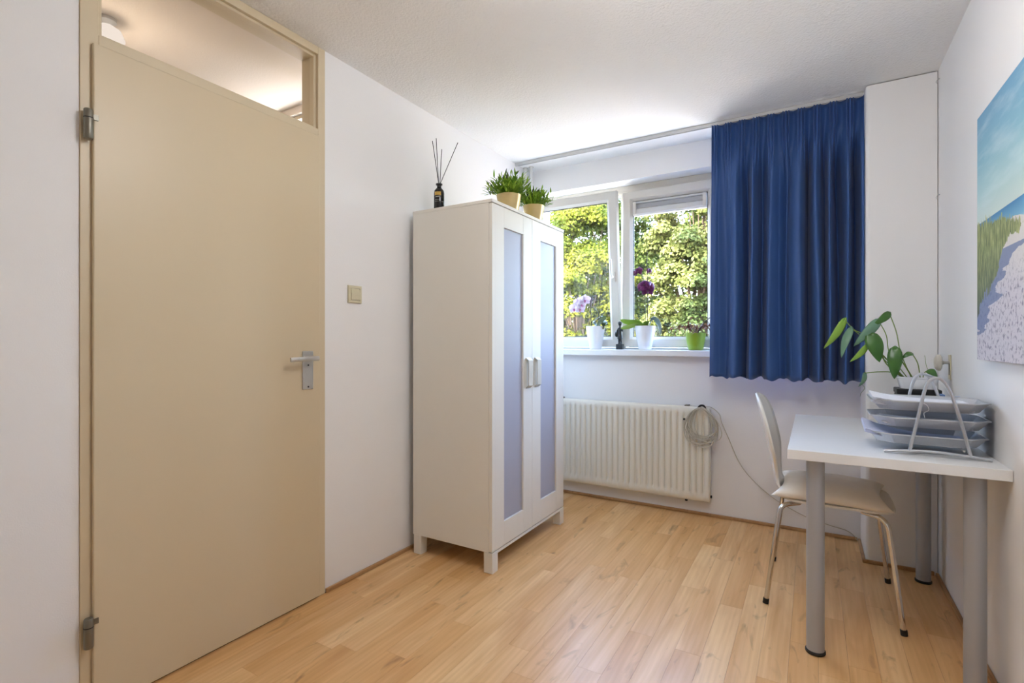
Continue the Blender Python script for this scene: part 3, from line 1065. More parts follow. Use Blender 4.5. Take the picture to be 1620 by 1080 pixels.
for c, f_, s_ in (((-0.060, -0.050, 0.352), (0.30, -0.9, 0.05), 0.082), ((-0.108, -0.054, 0.334), (0.2, -0.95, -0.05), 0.080), ((-0.137, -0.060, 0.292), (0.1, -0.95, -0.1), 0.086),
                  ((-0.092, -0.068, 0.288), (0.40, -0.9, -0.1), 0.078), ((-0.080, -0.066, 0.318), (0.5, -0.8, 0.1), 0.070)):
    flower(oc, c, f_, s_, M['petal_w'], M['lip_w'])
strap_leaf(oc, [(0.02, 0, 0.152), (0.045, -0.005, 0.20), (0.075, -0.02, 0.185), (0.07, -0.03, 0.14)], 0.052, M['orchidleaf'])
strap_leaf(oc, [(0.015, -0.01, 0.152), (0.05, -0.03, 0.195), (0.095, -0.035, 0.235)], 0.045, M['orchidleaf'], side=(0.3, -0.3, -0.8))
strap_leaf(oc, [(0.01, 0.01, 0.152), (-0.02, 0.03, 0.20), (0.03, 0.03, 0.235), (0.07, 0.01, 0.215)], 0.03, M['orchidleaf_g'])

# purple orchid
oc = thing('potted_orchid', (-0.985, 3.450, SZ), 'purple flowering orchid in a white pot on the window sill', 'plant', 'orchids on the window sill')
taper_pot(oc, 0.162, 0.043, 0.069, M['ceramic'])
MB().lathe([(0.0001, 0.1445), (0.060, 0.1445), (0.060, 0.149), (0.0001, 0.155)], 24).build('bark', M['soil'], oc)
MB().tube([(0.018, 0.0, 0.15), (0.017, 0.0, 0.45), (0.012, 0.0, 0.585), (0.014, 0.0, 0.668)], 0.0026, 6).build('support_stick', M['stick'], oc)
MB().tube(bez([(0.005, 0.0, 0.15), (0.003, -0.008, 0.35), (0.0, -0.012, 0.45), (-0.018, -0.02, 0.515), (-0.045, -0.03, 0.55)], 7), 0.0024, 6).build('flower_stem', M['orchidstem'], oc, smooth=True)
MB().tube(bez([(-0.005, -0.012, 0.46), (0.03, -0.02, 0.50), (0.034, -0.02, 0.53)], 6), 0.0016, 6).build('flower_stem', M['orchidstem'], oc, smooth=True)
for c, f_, s_ in (((-0.008, -0.040, 0.425), (-0.4, -0.9, 0.1), 0.086), ((0.030, -0.046, 0.400), (0.3, -0.9, -0.1), 0.090), ((0.050, -0.034, 0.425), (0.9, -0.4, 0.1), 0.072), ((0.012, -0.052, 0.438), (0.0, -0.9, 0.4), 0.070),
                  ((-0.034, -0.036, 0.532), (-0.3, -0.9, 0.2), 0.066), ((-0.056, -0.038, 0.520), (-0.8, -0.6, 0.0), 0.058), ((0.034, -0.024, 0.53), (0.7, -0.6, 0.1), 0.044)):
    flower(oc, c, f_, s_, M['petal_p'], M['lip_p'])
strap_leaf(oc, [(0.0, 0, 0.150), (-0.04, -0.02, 0.185), (-0.10, -0.04, 0.19), (-0.155, -0.06, 0.205)], 0.05, M['orchidleaf_l'], side=(0.1, -0.5, 0.6))
strap_leaf(oc, [(0.0, -0.01, 0.150), (-0.05, -0.04, 0.17), (-0.10, -0.055, 0.16), (-0.15, -0.065, 0.145)], 0.045, M['orchidleaf_l'], side=(0, -0.7, 0.5))
strap_leaf(oc, [(0.0, 0.0, 0.150), (0.02, -0.03, 0.185), (0.06, -0.05, 0.19)], 0.040, M['orchidleaf_l'])
strap_leaf(oc, [(0.02, 0.0, 0.150), (0.06, -0.02, 0.20), (0.10, -0.04, 0.17), (0.118, -0.05, 0.10)], 0.05, M['orchidleaf_g'], side=(0.5, -0.6, 0.3))

# brown leaved plant in a lime pot
bp = thing('potted_succulent', (-0.655, 3.452, SZ), 'brown drooping leaved plant in a lime green pot beside the curtain', 'plant')
taper_pot(bp, 0.112, 0.046, 0.063, M['lime'])
MB().lathe([(0.0001, 0.0945), (0.054, 0.0945), (0.054, 0.098), (0.0001, 0.102)], 24).build('soil', M['soil'], bp)
M['brownleaf'] = leaf_mat('brown_leaf', (124, 78, 60), (176, 132, 104), (96, 60, 48), 0.3, 0.5, 30)
rr = random.Random(5)
m = MB()
for arm in ((-0.16, -0.02), (-0.12, -0.05), (-0.06, -0.04), (0.02, -0.05), (0.10, -0.03), (0.13, 0.0), (-0.05, 0.04), (0.06, 0.04)):
    P = bez([(0, 0, 0.10), (arm[0] * 0.4, arm[1] * 0.5, 0.15), (arm[0] * 0.8, arm[1], 0.148), (arm[0], arm[1] * 1.2, 0.11)], 5)
    for k in range(26):
        p = P[rr.randrange(2, len(P))]
        dv = Vector((rr.uniform(-1, 1), rr.uniform(-1, 0.6), rr.uniform(-0.7, 0.9))).normalized()
        blade(m, p, p + dv * rr.uniform(0.025, 0.045), 0.009, droop=0.005)
    m.tube(P, 0.0022, 5)
tag(m.build('foliage', M['brownleaf'], bp), 'wilted brown pink leaves', kind='stuff')
MB().tube(bez([(0.01, -0.01, 0.10), (0.05, -0.02, 0.17), (0.08, -0.02, 0.20), (0.10, -0.02, 0.21)], 6), 0.003, 6).build('stem', M['stick'], bp, smooth=True)

# bronze figurine with a sack on its back
fg = thing('figurine', (-1.168, 3.468, SZ), 'small dark bronze figurine of a child carrying a sack between the two orchid pots', 'figurine')
box_obj('plinth', (-0.0235, 0.0235, -0.02, 0.02, 0, 0.038), M['bronze'], fg, bevel=0.003)
m = MB()
def limb(*pr, n=10):
    pts = [p for p, _ in pr]
    m.tube([Vector(p) for p in pts], [r for _, r in pr], n)
    for p, r in pr:
        m.ell(p, r * 1.0, 10, 6)
limb(((-0.006, 0, 0.038), 0.006), ((-0.007, 0, 0.060), 0.0065), ((-0.006, 0, 0.085), 0.009))
limb(((0.010, -0.004, 0.038), 0.006), ((0.009, -0.003, 0.060), 0.0065), ((0.006, 0, 0.085), 0.009))
m.ell((-0.006, -0.006, 0.040), (0.007, 0.012, 0.004))
m.ell((0.010, -0.009, 0.040), (0.007, 0.012, 0.004))
m.lathe([(0.0195, 0.074), (0.018, 0.09), (0.0145, 0.112), (0.014, 0.135), (0.011, 0.150), (0.006, 0.156)], 14, (0, 0, 0), None, 1.0, 0.8)
limb(((0.011, 0, 0.146), 0.006), ((0.021, -0.008, 0.128), 0.005), ((0.026, -0.016, 0.146), 0.0042))
limb(((-0.011, 0, 0.146), 0.006), ((-0.022, 0.0, 0.130), 0.005), ((-0.018, -0.010, 0.118), 0.0042))
m.tube([(0, 0, 0.150), (0.001, -0.002, 0.168)], 0.0055, 10)
m.ell((0.0015, -0.003, 0.178), (0.0125, 0.0135, 0.0145))
m.lathe([(0.0001, 0.196), (0.010, 0.194), (0.0135, 0.187), (0.0185, 0.185), (0.0185, 0.183), (0.0001, 0.182)], 14, (0.0015, -0.003, 0))
m.ell((-0.026, 0.004, 0.108), (0.013, 0.014, 0.022))
m.tube([(-0.014, 0.002, 0.148), (-0.024, 0.004, 0.125)], 0.004, 8)
body = m.build('figure', M['bronze'], fg)
rm = body.modifiers.new('merge', 'REMESH')
rm.mode = 'VOXEL'
rm.voxel_size = 0.0016
rm.use_smooth_shade = True

# ------------------------------------------------------------------ desk
DXo, DYo = -0.078, 2.062
desk = thing('desk', (DXo, DYo, 0), 'white desk with four thick grey round legs against the right wall', 'desk')
box_obj('desktop', (0, 0.5915, 0, 1.0, 0.699, 0.733), M['desk'], desk, bevel=0.0015)
for lx in (0.086, 0.520):
    for ly in (0.070, 0.945):
        lg = MB().lathe([(0.0285, 0.012), (0.0285, 0.694)], 28, (lx, ly, 0)).build('leg', M['deskleg'], desk, smooth=True)
        MB().lathe([(0.031, 0.0005), (0.0325, 0.003), (0.0325, 0.009), (0.030, 0.0118)], 28, (lx, ly, 0)).build('foot_cap', M['rubber'], lg, smooth=True)
        MB().lathe([(0.040, 0.6943), (0.040, 0.6988)], 28, (lx, ly, 0)).build('mount_plate', M['deskleg'], lg, smooth=True)

# ------------------------------------------------------------------ chair (faces +X, towards the desk)
def chair():
    root = thing('chair', (0.05, 2.665, 0), 'white chair with chrome legs pushed under the side of the desk', 'chair')
    # seat: thin moulded ply plate
    n = 28
    poly = []
    for k in range(n):
        a = 2 * PI * k / n
        e = 0.38
        cx, sy = math.cos(a), math.sin(a)
        poly.append((0.035 + 0.205 * math.copysign(abs(cx) ** e, cx), 0.205 * math.copysign(abs(sy) ** e, sy)))
    m = MB().prism(poly, 'z', 0.434, 0.444)
    m.build('seat', M['chair'], root, bevel=0.002)
    # backrest: bent ply, narrow at the seat, wide and round above
    rows = []
    NV, NU = 22, 12
    for j in range(NV + 1):
        s = j / NV
        z = 0.440 + 0.432 * s
        if s < 0.12:
            hw = 0.115
        elif s < 0.5:
            q = (s - 0.12) / 0.38
            hw = 0.115 + 0.095 * (q * q * (3 - 2 * q))
        else:
            q = (s - 0.5) / 0.5
            hw = 0.21 * max(0.0, 1 - q ** 3.2) ** 0.5 if q < 1 else 0.0
        hw = max(hw, 0.035 if s >= 1 else hw)
        if s < 0.10:
            q = s / 0.10
            xc = -0.168 - 0.030 * math.sin(q * PI / 2)
        else:
            xc = -0.198 - 0.082 * ((s - 0.10) / 0.90) ** 1.25
        row = []
        for i in range(NU + 1):
            u = -1 + 2 * i / NU
            row.append((xc + 0.030 * u * u * min(1, hw / 0.2), u * hw, z))
        rows.append(row)
    MB().grid(rows).build('backrest', M['chair'], root, smooth=True, solid=0.010, angle=80, bevel=0.0)
    MB().tube(bez([(-0.192, 0.0, 0.50), (-0.185, 0, 0.452), (-0.13, 0, 0.4305)], 5), 0.05, 8, flat=0.06).build('back_support', M['chair'], root, smooth=True)
    # chrome legs: bent tube from under the seat to the floor
    for sx, fx in ((-1, -0.222), (1, 0.248)):
        for sy in (-1, 1):
            tx = -0.10 if sx < 0 else 0.125
            bx = -0.165 if sx < 0 else 0.195
            P = [(tx, sy * 0.16, 0.4215), (bx - 0.0 * sx, sy * 0.195, 0.421)]
            pts = [Vector((tx, sy * 0.15, 0.4215)), Vector((bx - 0.025 * sx, sy * 0.19, 0.4215)), Vector((bx - 0.008 * sx, sy * 0.203, 0.416)), Vector((bx + 0.004 * sx, sy * 0.213, 0.402)), Vector((bx + 0.010 * sx, sy * 0.217, 0.38)), Vector((fx, sy * 0.243, 0.014))]
            lg = MB().tube(bez(pts[:5], 5) + [pts[5]], 0.0095, 12).build('leg', M['chrome'], root, smooth=True)
            d = (pts[5] - pts[4]).normalized()
            MB().tube([pts[5] - d * 0.008, Vector((fx + d.x * 0.012, sy * 0.243 + d.y * 0.012, 0.0008))], 0.0118, 12).build('rubber_foot', M['rubber'], lg, smooth=True)
            MB().lathe([(0.016, 0.4315), (0.016, 0.4338)], 12, (tx, sy * 0.15, 0)).build('mount_plate', M['chrome'], lg)
    for xx in (-0.10, 0.125):
        MB().tube([(xx, -0.15, 0.4215), (xx, 0.15, 0.4215)], 0.009, 10).build('under_bar', M['chrome'], root, smooth=True)
chair()

# cushion on the seat
cu = MB()
NU = NV = 26
def cush(u, v, sgn):
    pu = 1 - abs(u) ** 2.6
    pv = 1 - abs(v) ** 2.6
    th = 0.050 * (max(0, pu) * max(0, pv)) ** 0.42
    pin = 0.022
    x = (0.214 - 2 * pin * (1 - v * v) ** 1.0 * 0.75) * u
    y = (0.222 - pin * (1 - u * u) ** 1.0 * 0.7) * v
    wr = 0.0025 * math.sin(9 * u + 4 * v) * math.sin(7 * v - 3 * u) * (pu * pv)
    if sgn > 0:
        return (x, y, 0.012 + th + wr + 0.004 * (u * u) * pv)
    return (x, y, 0.012 - min(0.0115, th * 0.6))
for s_ in (1, -1):
    cu.grid([[cush(-1 + 2 * i / NU, -1 + 2 * j / NV, s_) for i in range(NU + 1)] for j in range(NV + 1)])
co = cu.build('seat_cushion', M['satin'], smooth=True, weld=True, angle=120)
co.location = (0.065, 2.665, 0.445)
co.rotation_euler = (0, R(0.6), R(-1.5))
tag(co, 'cream satin cushion lying on the chair seat', 'cushion')

# ------------------------------------------------------------------ letter tray on the desk
TZ = 0.7335
lt = thing('letter_tray', (0.34, 2.30, TZ), 'silver three tier letter tray with arched side frames on the desk', 'letter tray')
def tray(z0, dx):
    hx, hy, ch = 0.160, 0.118, 0.045
    def octo(i, z):
        a, b = hx - i, hy - i
        c = ch - i * 0.4
        return [(-a + dx, -b + c, z), (-a + c * 1.3 + dx, -b, z), (a - c + dx, -b, z), (a + dx, -b + c, z), (a + dx, b - c, z), (a - c + dx, b, z), (-a + c * 1.3 + dx, b, z), (-a + dx, b - c, z)]
    loops = [octo(0.026, z0), octo(0.002, z0 + 0.032)]
    m = MB()
    vs = [p for l in loops for p in l]
    fs = [tuple(range(8))] + [(k, (k + 1) % 8, 8 + (k + 1) % 8, 8 + k) for k in range(8)]
    m.add(vs, fs)
    t_ = m.build('tray', M['tray'], lt, solid=0.0016)
    MB().tube([Vector(p) for p in octo(0.0, z0 + 0.0328)], 0.0030, 8, closed=True).build('rim', M['traytube'], t_, smooth=True)
for z0, dx in ((0.030, -0.006), (0.088, 0.0), (0.146, 0.0)):
    tray(z0, dx)
for sy in (-1, 1):
    yy = sy * 0.128
    P = bez([(-0.058, yy, 0.012), (-0.036, yy, 0.120), (-0.018, yy * 0.99, 0.215), (-0.004, yy * 0.985, 0.252), (0.014, yy * 0.98, 0.262), (0.032, yy * 0.985, 0.252), (0.050, yy * 0.99, 0.215), (0.076, yy, 0.120), (0.100, yy, 0.010)], 6)
    f_ = MB().tube(P, 0.0052, 10).build('side_frame', M['traytube'], lt, smooth=True)
    Bp = bez([(-0.128, yy, 0.0055), (-0.07, yy, 0.012), (0.0, yy, 0.016), (0.08, yy, 0.012), (0.152, yy, 0.0055)], 6)
    MB().tube(Bp, 0.0050, 10).build('foot_bar', M['traytube'], f_, smooth=True)
MB().tube([(0.014, -0.125, 0.2625), (0.014, 0.125, 0.2625)], 0.004, 8).build('cross_bar', M['traytube'], lt, smooth=True)
for xx in (-0.05, 0.085):
    MB().tube([(xx, -0.122, 0.026), (xx, 0.122, 0.026)], 0.0032, 8).build('cross_bar', M['traytube'], lt, smooth=True)
MB().tube(bez([(-0.022, -0.134, 0.178), (-0.012, -0.137, 0.17), (-0.008, -0.137, 0.155), (-0.02, -0.136, 0.145), (-0.018, -0.135, 0.128)], 6), 0.0009, 5).build('string', M['paper'], lt, smooth=True)

def sheets(name, label, z, x0, x1, y0, y1, n, mat, curl, seed):
    rr = random.Random(seed)
    m = MB()
    for k in range(n):
        a = rr.uniform(-0.02, 0.02)
        ox, oy = rr.uniform(-0.006, 0.006), rr.uniform(-0.004, 0.004)
        rows = []
        for j in range(3):
            row = []
            for i in range(9):
                s = i / 8
                X = x0 + (x1 - x0) * s + ox
                Y = y0 + (y1 - y0) * j / 2 + oy + a * (X - x0)
                row.append((X, Y, z + k * 0.0016 + curl * (1 - s) ** 3 * (0.6 + 0.4 * j / 2)))
            rows.append(row)
        m.grid(rows)
    o = m.build(name, mat, solid=0.0009)
    tag(o, label, 'papers', 'papers in the letter tray')
sheets('paper_stack', 'thick pile of white papers in the top letter tray', TZ + 0.1495, 0.186, 0.455, 2.214, 2.386, 15, M['paper'], 0.024, 1)
sheets('paper_stack', 'few white papers in the middle letter tray', TZ + 0.0915, 0.212, 0.450, 2.214, 2.386, 6, M['paper'], 0.010, 2)
sheets('paper_stack', 'bluish white papers sticking out of the lowest letter tray', TZ + 0.0335, 0.160, 0.445, 2.214, 2.386, 8, M['paperblue'], 0.046, 3)

# ------------------------------------------------------------------ things behind the tray
bb = thing('storage_box', (0.398, 2.862, TZ), 'black low box under the white planter on the desk', 'box')
MB().box(-0.075, 0.075, -0.055, 0.055, 0, 0.150).build('body', M['black'], bb, bevel=0.004)
MB().box(-0.078, 0.078, -0.058, 0.058, 0.1505, 0.174).build('lid', M['black'], bb, bevel=0.004)
og = thing('desk_organizer', (0.470, 2.60, TZ), 'grey compartment organizer with blue cards behind the letter tray', 'organizer')
m = MB().box(-0.05, 0.04, -0.06, 0.06, 0, 0.004).box(-0.05, -0.046, -0.06, 0.06, 0.004, 0.11).box(0.036, 0.04, -0.06, 0.06, 0.004, 0.11)
m.box(-0.046, 0.036, -0.06, -0.056, 0.004, 0.11).box(-0.046, 0.036, 0.056, 0.06, 0.004, 0.11).box(-0.046, 0.036, -0.002, 0.002, 0.004, 0.10)
m.build('holder', M['tray'], og)
for i, (xx, mt, lb, h_) in enumerate(((-0.036, 'bluebox', 'mid blue card standing in the desk organizer, leftmost', 0.172), (-0.012, 'navy', 'dark navy card standing in the desk organizer', 0.160), (0.014, 'bluebox', 'mid blue card standing in the desk organizer, nearest the wall', 0.165))):
    o = box_obj('card', (-0.007, 0.007, -0.022, 0.022, 0, h_), M[mt], bevel=0.001)
    o.location = (0.470 + xx, 2.571, TZ + 0.0045)
    tag(o, lb, 'card', 'cards in the organizer')

# ------------------------------------------------------------------ trailing plant in a white planter
PZ = TZ + 0.1745
pp = thing('trailing_plant', (0.398, 2.862, PZ), 'heart leaved trailing plant in a white oblong planter on the desk', 'plant')
m = MB()
lo_, hi_ = (0.058, 0.042), (0.072, 0.052)
def rr_loop(a, b, z, n=6, r=0.018):
    out = []
    for cx, cy, st in ((a - r, b - r, 0), (-a + r, b - r, 90), (-a + r, -b + r, 180), (a - r, -b + r, 270)):
        for k in range(n):
            an = R(st + 90 * k / (n - 1))
            out.append((cx + r * math.cos(an), cy + r * math.sin(an), z))
    return out
loops = [rr_loop(0.060, 0.042, 0), rr_loop(0.070, 0.050, 0.044), rr_loop(0.073, 0.053, 0.046), rr_loop(0.073, 0.053, 0.052), rr_loop(0.066, 0.046, 0.052), rr_loop(0.064, 0.044, 0.040)]
n = len(loops[0])
vs = [p for l in loops for p in l]
fs = [tuple(reversed(range(n)))] + [(i * n + k, i * n + (k + 1) % n, (i + 1) * n + (k + 1) % n, (i + 1) * n + k) for i in range(len(loops) - 1) for k in range(n)]
fs.append(tuple((len(loops) - 1) * n + k for k in range(n)))
m.add(vs, fs)
m.build('planter', M['ceramic'], pp, smooth=True)
MB().box(-0.055, 0.055, -0.036, 0.036, 0.0402, 0.046).build('soil', M['soil'], pp)
M['pothos'] = simple('pothos_leaf', (74, 122, 52), 0.30, 0, 0.35, 25)
M['pothos_l'] = simple('pothos_leaf_young', (150, 192, 74), 0.35, 0, 0.2, 25)
M['pothos_g'] = simple('pothos_leaf_grey', (112, 152, 124), 0.35, 0, 0.2, 25)

FPX, CY0, YAW = 805.0, 538.2, R(30.59)
def at_y(u, v, Y):
    """room point in the vertical plane Y seen at photo pixel (u, v), relative to the planter"""
    a, b = (u - 810) / FPX, (CY0 - v) / FPX
    dx, dy = -math.sin(YAW) + math.cos(YAW) * a, math.cos(YAW) + math.sin(YAW) * a
    t_ = Y / dy
    return Vector((dx * t_ - 0.398, Y - 2.862, CAM_H + b * t_ - PZ))

def heart(base, tip, width, mat, normal=(0.05, -1, 0.25), bend=0.012, fold=0.25):
    d = tip - base
    L = d.length
    d = d / L
    nr = Vector(normal)
    nr = (nr - d * nr.dot(d)).normalized()
    sd = d.cross(nr)
    rows = []
    N = 12
    for i in range(N + 1):
        s = i / N
        # heart outline
        w_ = width * 0.5 * (math.sin(PI * min(1, s * 1.0) ** 0.62) ** 0.75 if 0 < s < 1 else 0.0)
        w_ = max(w_, 0.0003)
        back = -0.10 * L * (1 - s) ** 4
        row = []
        for q in (-1, -0.6, -0.25, 0, 0.25, 0.6, 1):
            p = base + d * (L * s + back * abs(q)) + sd * (w_ * q) + nr * (bend * math.sin(PI * s) - bend * 1.4 * s * s + fold * w_ * (abs(q) ** 1.5) * -0.6)
            row.append(p)
        rows.append(row)
    return MB().grid(rows).build('leaf', mat, pp, smooth=True, solid=0.0009, angle=80)

PL = [  # base px, tip px, plane Y base, plane Y tip, width, material
    ((1336, 506), (1306, 552), 2.80, 2.78, 0.038, 'pothos_l', (0.6, -0.8, 0.2)),
    ((1346, 520), (1329, 564), 2.80, 2.77, 0.036, 'pothos_g', (-0.4, -0.9, 0.1)),
    ((1390, 507), (1352, 547), 2.82, 2.79, 0.044, 'pothos_g', (0.5, -0.7, 0.5)),
    ((1407, 495), (1384, 514), 2.84, 2.80, 0.034, 'pothos', (0.5, -0.8, 0.3)),
    ((1372, 546), (1347, 573), 2.80, 2.78, 0.028, 'pothos_l', (0.6, -0.7, 0.3)),
    ((1378, 529), (1393, 572), 2.80, 2.78, 0.066, 'pothos', (0.1, -1, 0.2)),
    ((1416, 551), (1415, 599), 2.80, 2.78, 0.056, 'pothos', (-0.1, -1, 0.2)),
    ((1443, 559), (1428, 564), 2.83, 2.80, 0.024, 'pothos', (0.1, -0.8, 0.6)),
    ((1468, 586), (1483, 594), 2.84, 2.82, 0.032, 'pothos', (0.1, -0.9, 0.4)),
    ((1368, 590), (1362, 612), 2.80, 2.79, 0.022, 'pothos_g', (0.5, -0.8, 0.1)),
]
ST = [
    [(1336, 506), (1352, 522), (1368, 530), (1392, 556), (1425, 592)],
    [(1346, 520), (1356, 526), (1375, 545), (1398, 568), (1428, 594)],
    [(1390, 507), (1402, 530), (1408, 560), (1436, 594)],
    [(1407, 495), (1418, 525), (1425, 558), (1442, 595)],
    [(1372, 546), (1384, 552), (1400, 566), (1432, 596)],
    [(1378, 529), (1390, 545), (1402, 575), (1430, 597)],
    [(1416, 551), (1423, 565), (1434, 582), (1444, 597)],
    [(1443, 559), (1452, 575), (1456, 597)],
    [(1468, 586), (1462, 590), (1460, 597)],
    [(1368, 590), (1390, 588), (1412, 589), (1430, 597)],
]
for (b, tp, yb_, yt_, wd, mt, nr), st in zip(PL, ST):
    B, T_ = at_y(b[0], b[1], yb_), at_y(tp[0], tp[1], yt_)
    heart(B, T_, wd, M[mt], nr)
    pts = [B] + [at_y(u, v, yb_ + (2.855 - yb_) * (i + 1) / len(st[1:])) for i, (u, v) in enumerate(st[1:])]
    pts[-1].z = 0.044
    pts[-1].x = max(-0.045, min(0.045, pts[-1].x))
    pts[-1].y = max(-0.02, min(0.02, pts[-1].y))
    MB().tube(bez(pts, 6), 0.0021 if wd < 0.05 else 0.0028, 6).build('stem', M['stem'], pp, smooth=True)
MB().tube(bez([at_y(1475, 596, 2.85), at_y(1466, 580, 2.84), at_y(1463, 562, 2.84)], 5), 0.0009, 5).build('stem', M['stem'], pp)
MB().tube(bez([at_y(1364, 608, 2.79), at_y(1368, 614, 2.79), at_y(1362, 622, 2.79), at_y(1361, 627, 2.79)], 5), 0.0008, 5).build('tendril', M['stem'], pp)

# ------------------------------------------------------------------ knob on the right wall
kn = thing('wall_fitting', (XR, 2.872, 1.004), 'pale oval knob on a narrow plate on the right wall above the desk', 'knob')
box_obj('plate', (-0.0045, -0.0005, -0.018, 0.018, -0.054, 0.054), M['switch'], kn, bevel=0.0015)
box_obj('slot', (-0.0053, -0.0046, -0.006, 0.006, -0.034, 0.020), M['black'], kn)
MB().lathe([(0.006, 0.0055), (0.006, 0.020), (0.009, 0.024), (0.009, 0.030)], 16, (0, 0, 0.020), Matrix.Rotation(R(-90), 3, 'Y')).build('spindle', M['metal'], kn, smooth=True)
MB().lathe([(0.0001, 0.0302), (0.020, 0.0302), (0.026, 0.034), (0.027, 0.041), (0.024, 0.049), (0.014, 0.055), (0.0001, 0.057)], 28, (0, 0, 0.020), Matrix.Rotation(R(-90), 3, 'Y'), 1.35, 1.0).build('knob', M['ward_handle'], kn, smooth=True)
for i, z in enumerate((2.345, 1.80)):
    hk = MB().tube(bez([(XR - 0.0005, 3.085, z + 0.008), (XR - 0.010, 3.085, z + 0.002), (XR - 0.014, 3.085, z - 0.008), (XR - 0.008, 3.085, z - 0.014)], 5), 0.0018, 6).build('wall_hook', M['alu'], smooth=True)
    tag(hk, ['tiny metal hook high on the right wall beside the column', 'tiny metal hook on the right wall beside the column, lower of two'][i], 'hook', 'hooks beside the column')

# ------------------------------------------------------------------ canvas print on the right wall
CYL, CZ0, CZ1, CX = 2.338, 1.055, 1.886, 0.490
t = NT('beach_print')
tc = t.n('ShaderNodeTexCoord').outputs['Object']
sep = t.n('ShaderNodeSeparateXYZ')
t.put(sep.inputs[0], tc)
U = t.math('MULTIPLY', sep.outputs[1], -1.0)          # metres from the left edge
V = t.math('DIVIDE', sep.outputs[2], CZ1 - CZ0)       # 0 bottom .. 1 top
uv = t.n('ShaderNodeCombineXYZ')
t.put(uv.inputs[0], U)
t.put(uv.inputs[1], V)
uv = uv.outputs[0]
skyc = t.ramp(V, [(0.55, srgb(206, 220, 212)), (0.66, srgb(178, 210, 212)), (0.80, srgb(140, 188, 206)), (1.0, srgb(112, 164, 198))])
cl = t.noise(t.mapping(uv, rot=(0, 0, R(-35)), scale=(1.2, 5, 1)), 2.2, 5, 0.6)
skyc = t.mix(t.ramp(cl, [(0.48, (0, 0, 0, 1)), (0.75, (0.55, 0.55, 0.55, 1))]), skyc, srgb(214, 230, 234))
sea = t.ramp(V, [(0.47, srgb(210, 226, 232)), (0.50, srgb(120, 178, 206)), (0.556, srgb(66, 132, 184))])
col = t.mix(t.math('GREATER_THAN', V, 0.556), sea, skyc)
# sand with pits
pits = t.noise(t.mapping(uv, scale=(75, 48, 1)), 1.0, 3, 0.6)
sand = t.mix(t.ramp(pits, [(0.36, (1, 1, 1, 1)), (0.48, (0, 0, 0, 1))]), srgb(216, 210, 216), srgb(128, 122, 142))
fine = t.noise(t.mapping(uv, scale=(220, 150, 1)), 1.0, 2)
sand = t.mix(t.math('MULTIPLY', fine, 0.35), sand, srgb(176, 168, 182))
smooth_sand = t.mix(t.math('MULTIPLY', fine, 0.4), srgb(226, 220, 214), srgb(196, 190, 190))
sand = t.mix(t.ramp(V, [(0.26, (0, 0, 0, 1)), (0.40, (1, 1, 1, 1))]), sand, smooth_sand)
wob = t.math('MULTIPLY', t.math('SUBTRACT', t.noise(t.mapping(uv, scale=(6, 3, 1)), 1.0, 3), 0.5), 0.05)
beach_line = t.math('ADD', 0.487, t.math('ADD', wob, t.math('MULTIPLY', U, 0.02)))
col = t.mix(t.math('LESS_THAN', V, beach_line), col, sand)
# blue shade on the path below the grass
shn = t.noise(t.mapping(uv, rot=(0, 0, R(-18)), scale=(5, 22, 1)), 1.0, 3)
edge = t.math('ADD', t.math('MULTIPLY', t.math('SUBTRACT', V, 0.09), 1.35), t.math('MULTIPLY', t.math('SUBTRACT', shn, 0.5), 0.55))
sh = t.math('MULTIPLY', t.math('LESS_THAN', U, edge), t.math('LESS_THAN', V, 0.41))
col = t.mix(t.math('MULTIPLY', sh, 0.8), col, srgb(92, 112, 158))
# dune grass
gn = t.noise(t.mapping(uv, rot=(0, 0, R(20)), scale=(90, 12, 1)), 1.0, 4, 0.65)
gb = t.noise(t.mapping(uv, scale=(8, 9, 1)), 1.0, 2)
grass = t.ramp(gn, [(0.32, srgb(74, 88, 52)), (0.5, srgb(134, 144, 86)), (0.68, srgb(190, 192, 130))])
grass = t.mix(t.ramp(V, [(0.16, (0.9, 0.9, 0.9, 1)), (0.44, (0, 0, 0, 1))]), grass, srgb(58, 74, 70))
wig = t.math('MULTIPLY', t.math('SUBTRACT', gn, 0.5), 0.12)
top_ = t.math('ADD', t.math('SUBTRACT', 0.560, t.math('MULTIPLY', t.math('MULTIPLY', U, U), 0.55)), t.math('ADD', wig, t.math('MULTIPLY', t.math('SUBTRACT', gb, 0.5), 0.10)))
right_ = t.math('ADD', t.math('ADD', 0.02, t.math('MULTIPLY', t.math('SUBTRACT', V, 0.20), 1.45)), t.math('ADD', t.math('MULTIPLY', wig, 0.9), t.math('MULTIPLY', t.math('SUBTRACT', gb, 0.5), 0.30)))
gm = t.math('MULTIPLY', t.math('LESS_THAN', V, top_), t.math('LESS_THAN', U, right_))
col = t.mix(gm, col, grass)
t.bsdf(col, 0.55, 0.0, t.bump(t.noise(tc, 900, 1), 0.1, 0.0005))
cv = thing('canvas_picture', (CX, CYL, CZ0), 'large beach and dune photograph on canvas on the right wall', 'picture')
m = MB().box(0.0, 0.020, -1.22, 0.0, 0.0, CZ1 - CZ0)
m.build('canvas', t.m, cv, bevel=0.002)
for z_ in (0.03, CZ1 - CZ0 - 0.07):
    MB().box(0.0202, 0.0245, -1.20, -0.03, z_, z_ + 0.04).build('stretcher_bar', M['plinth'], cv)

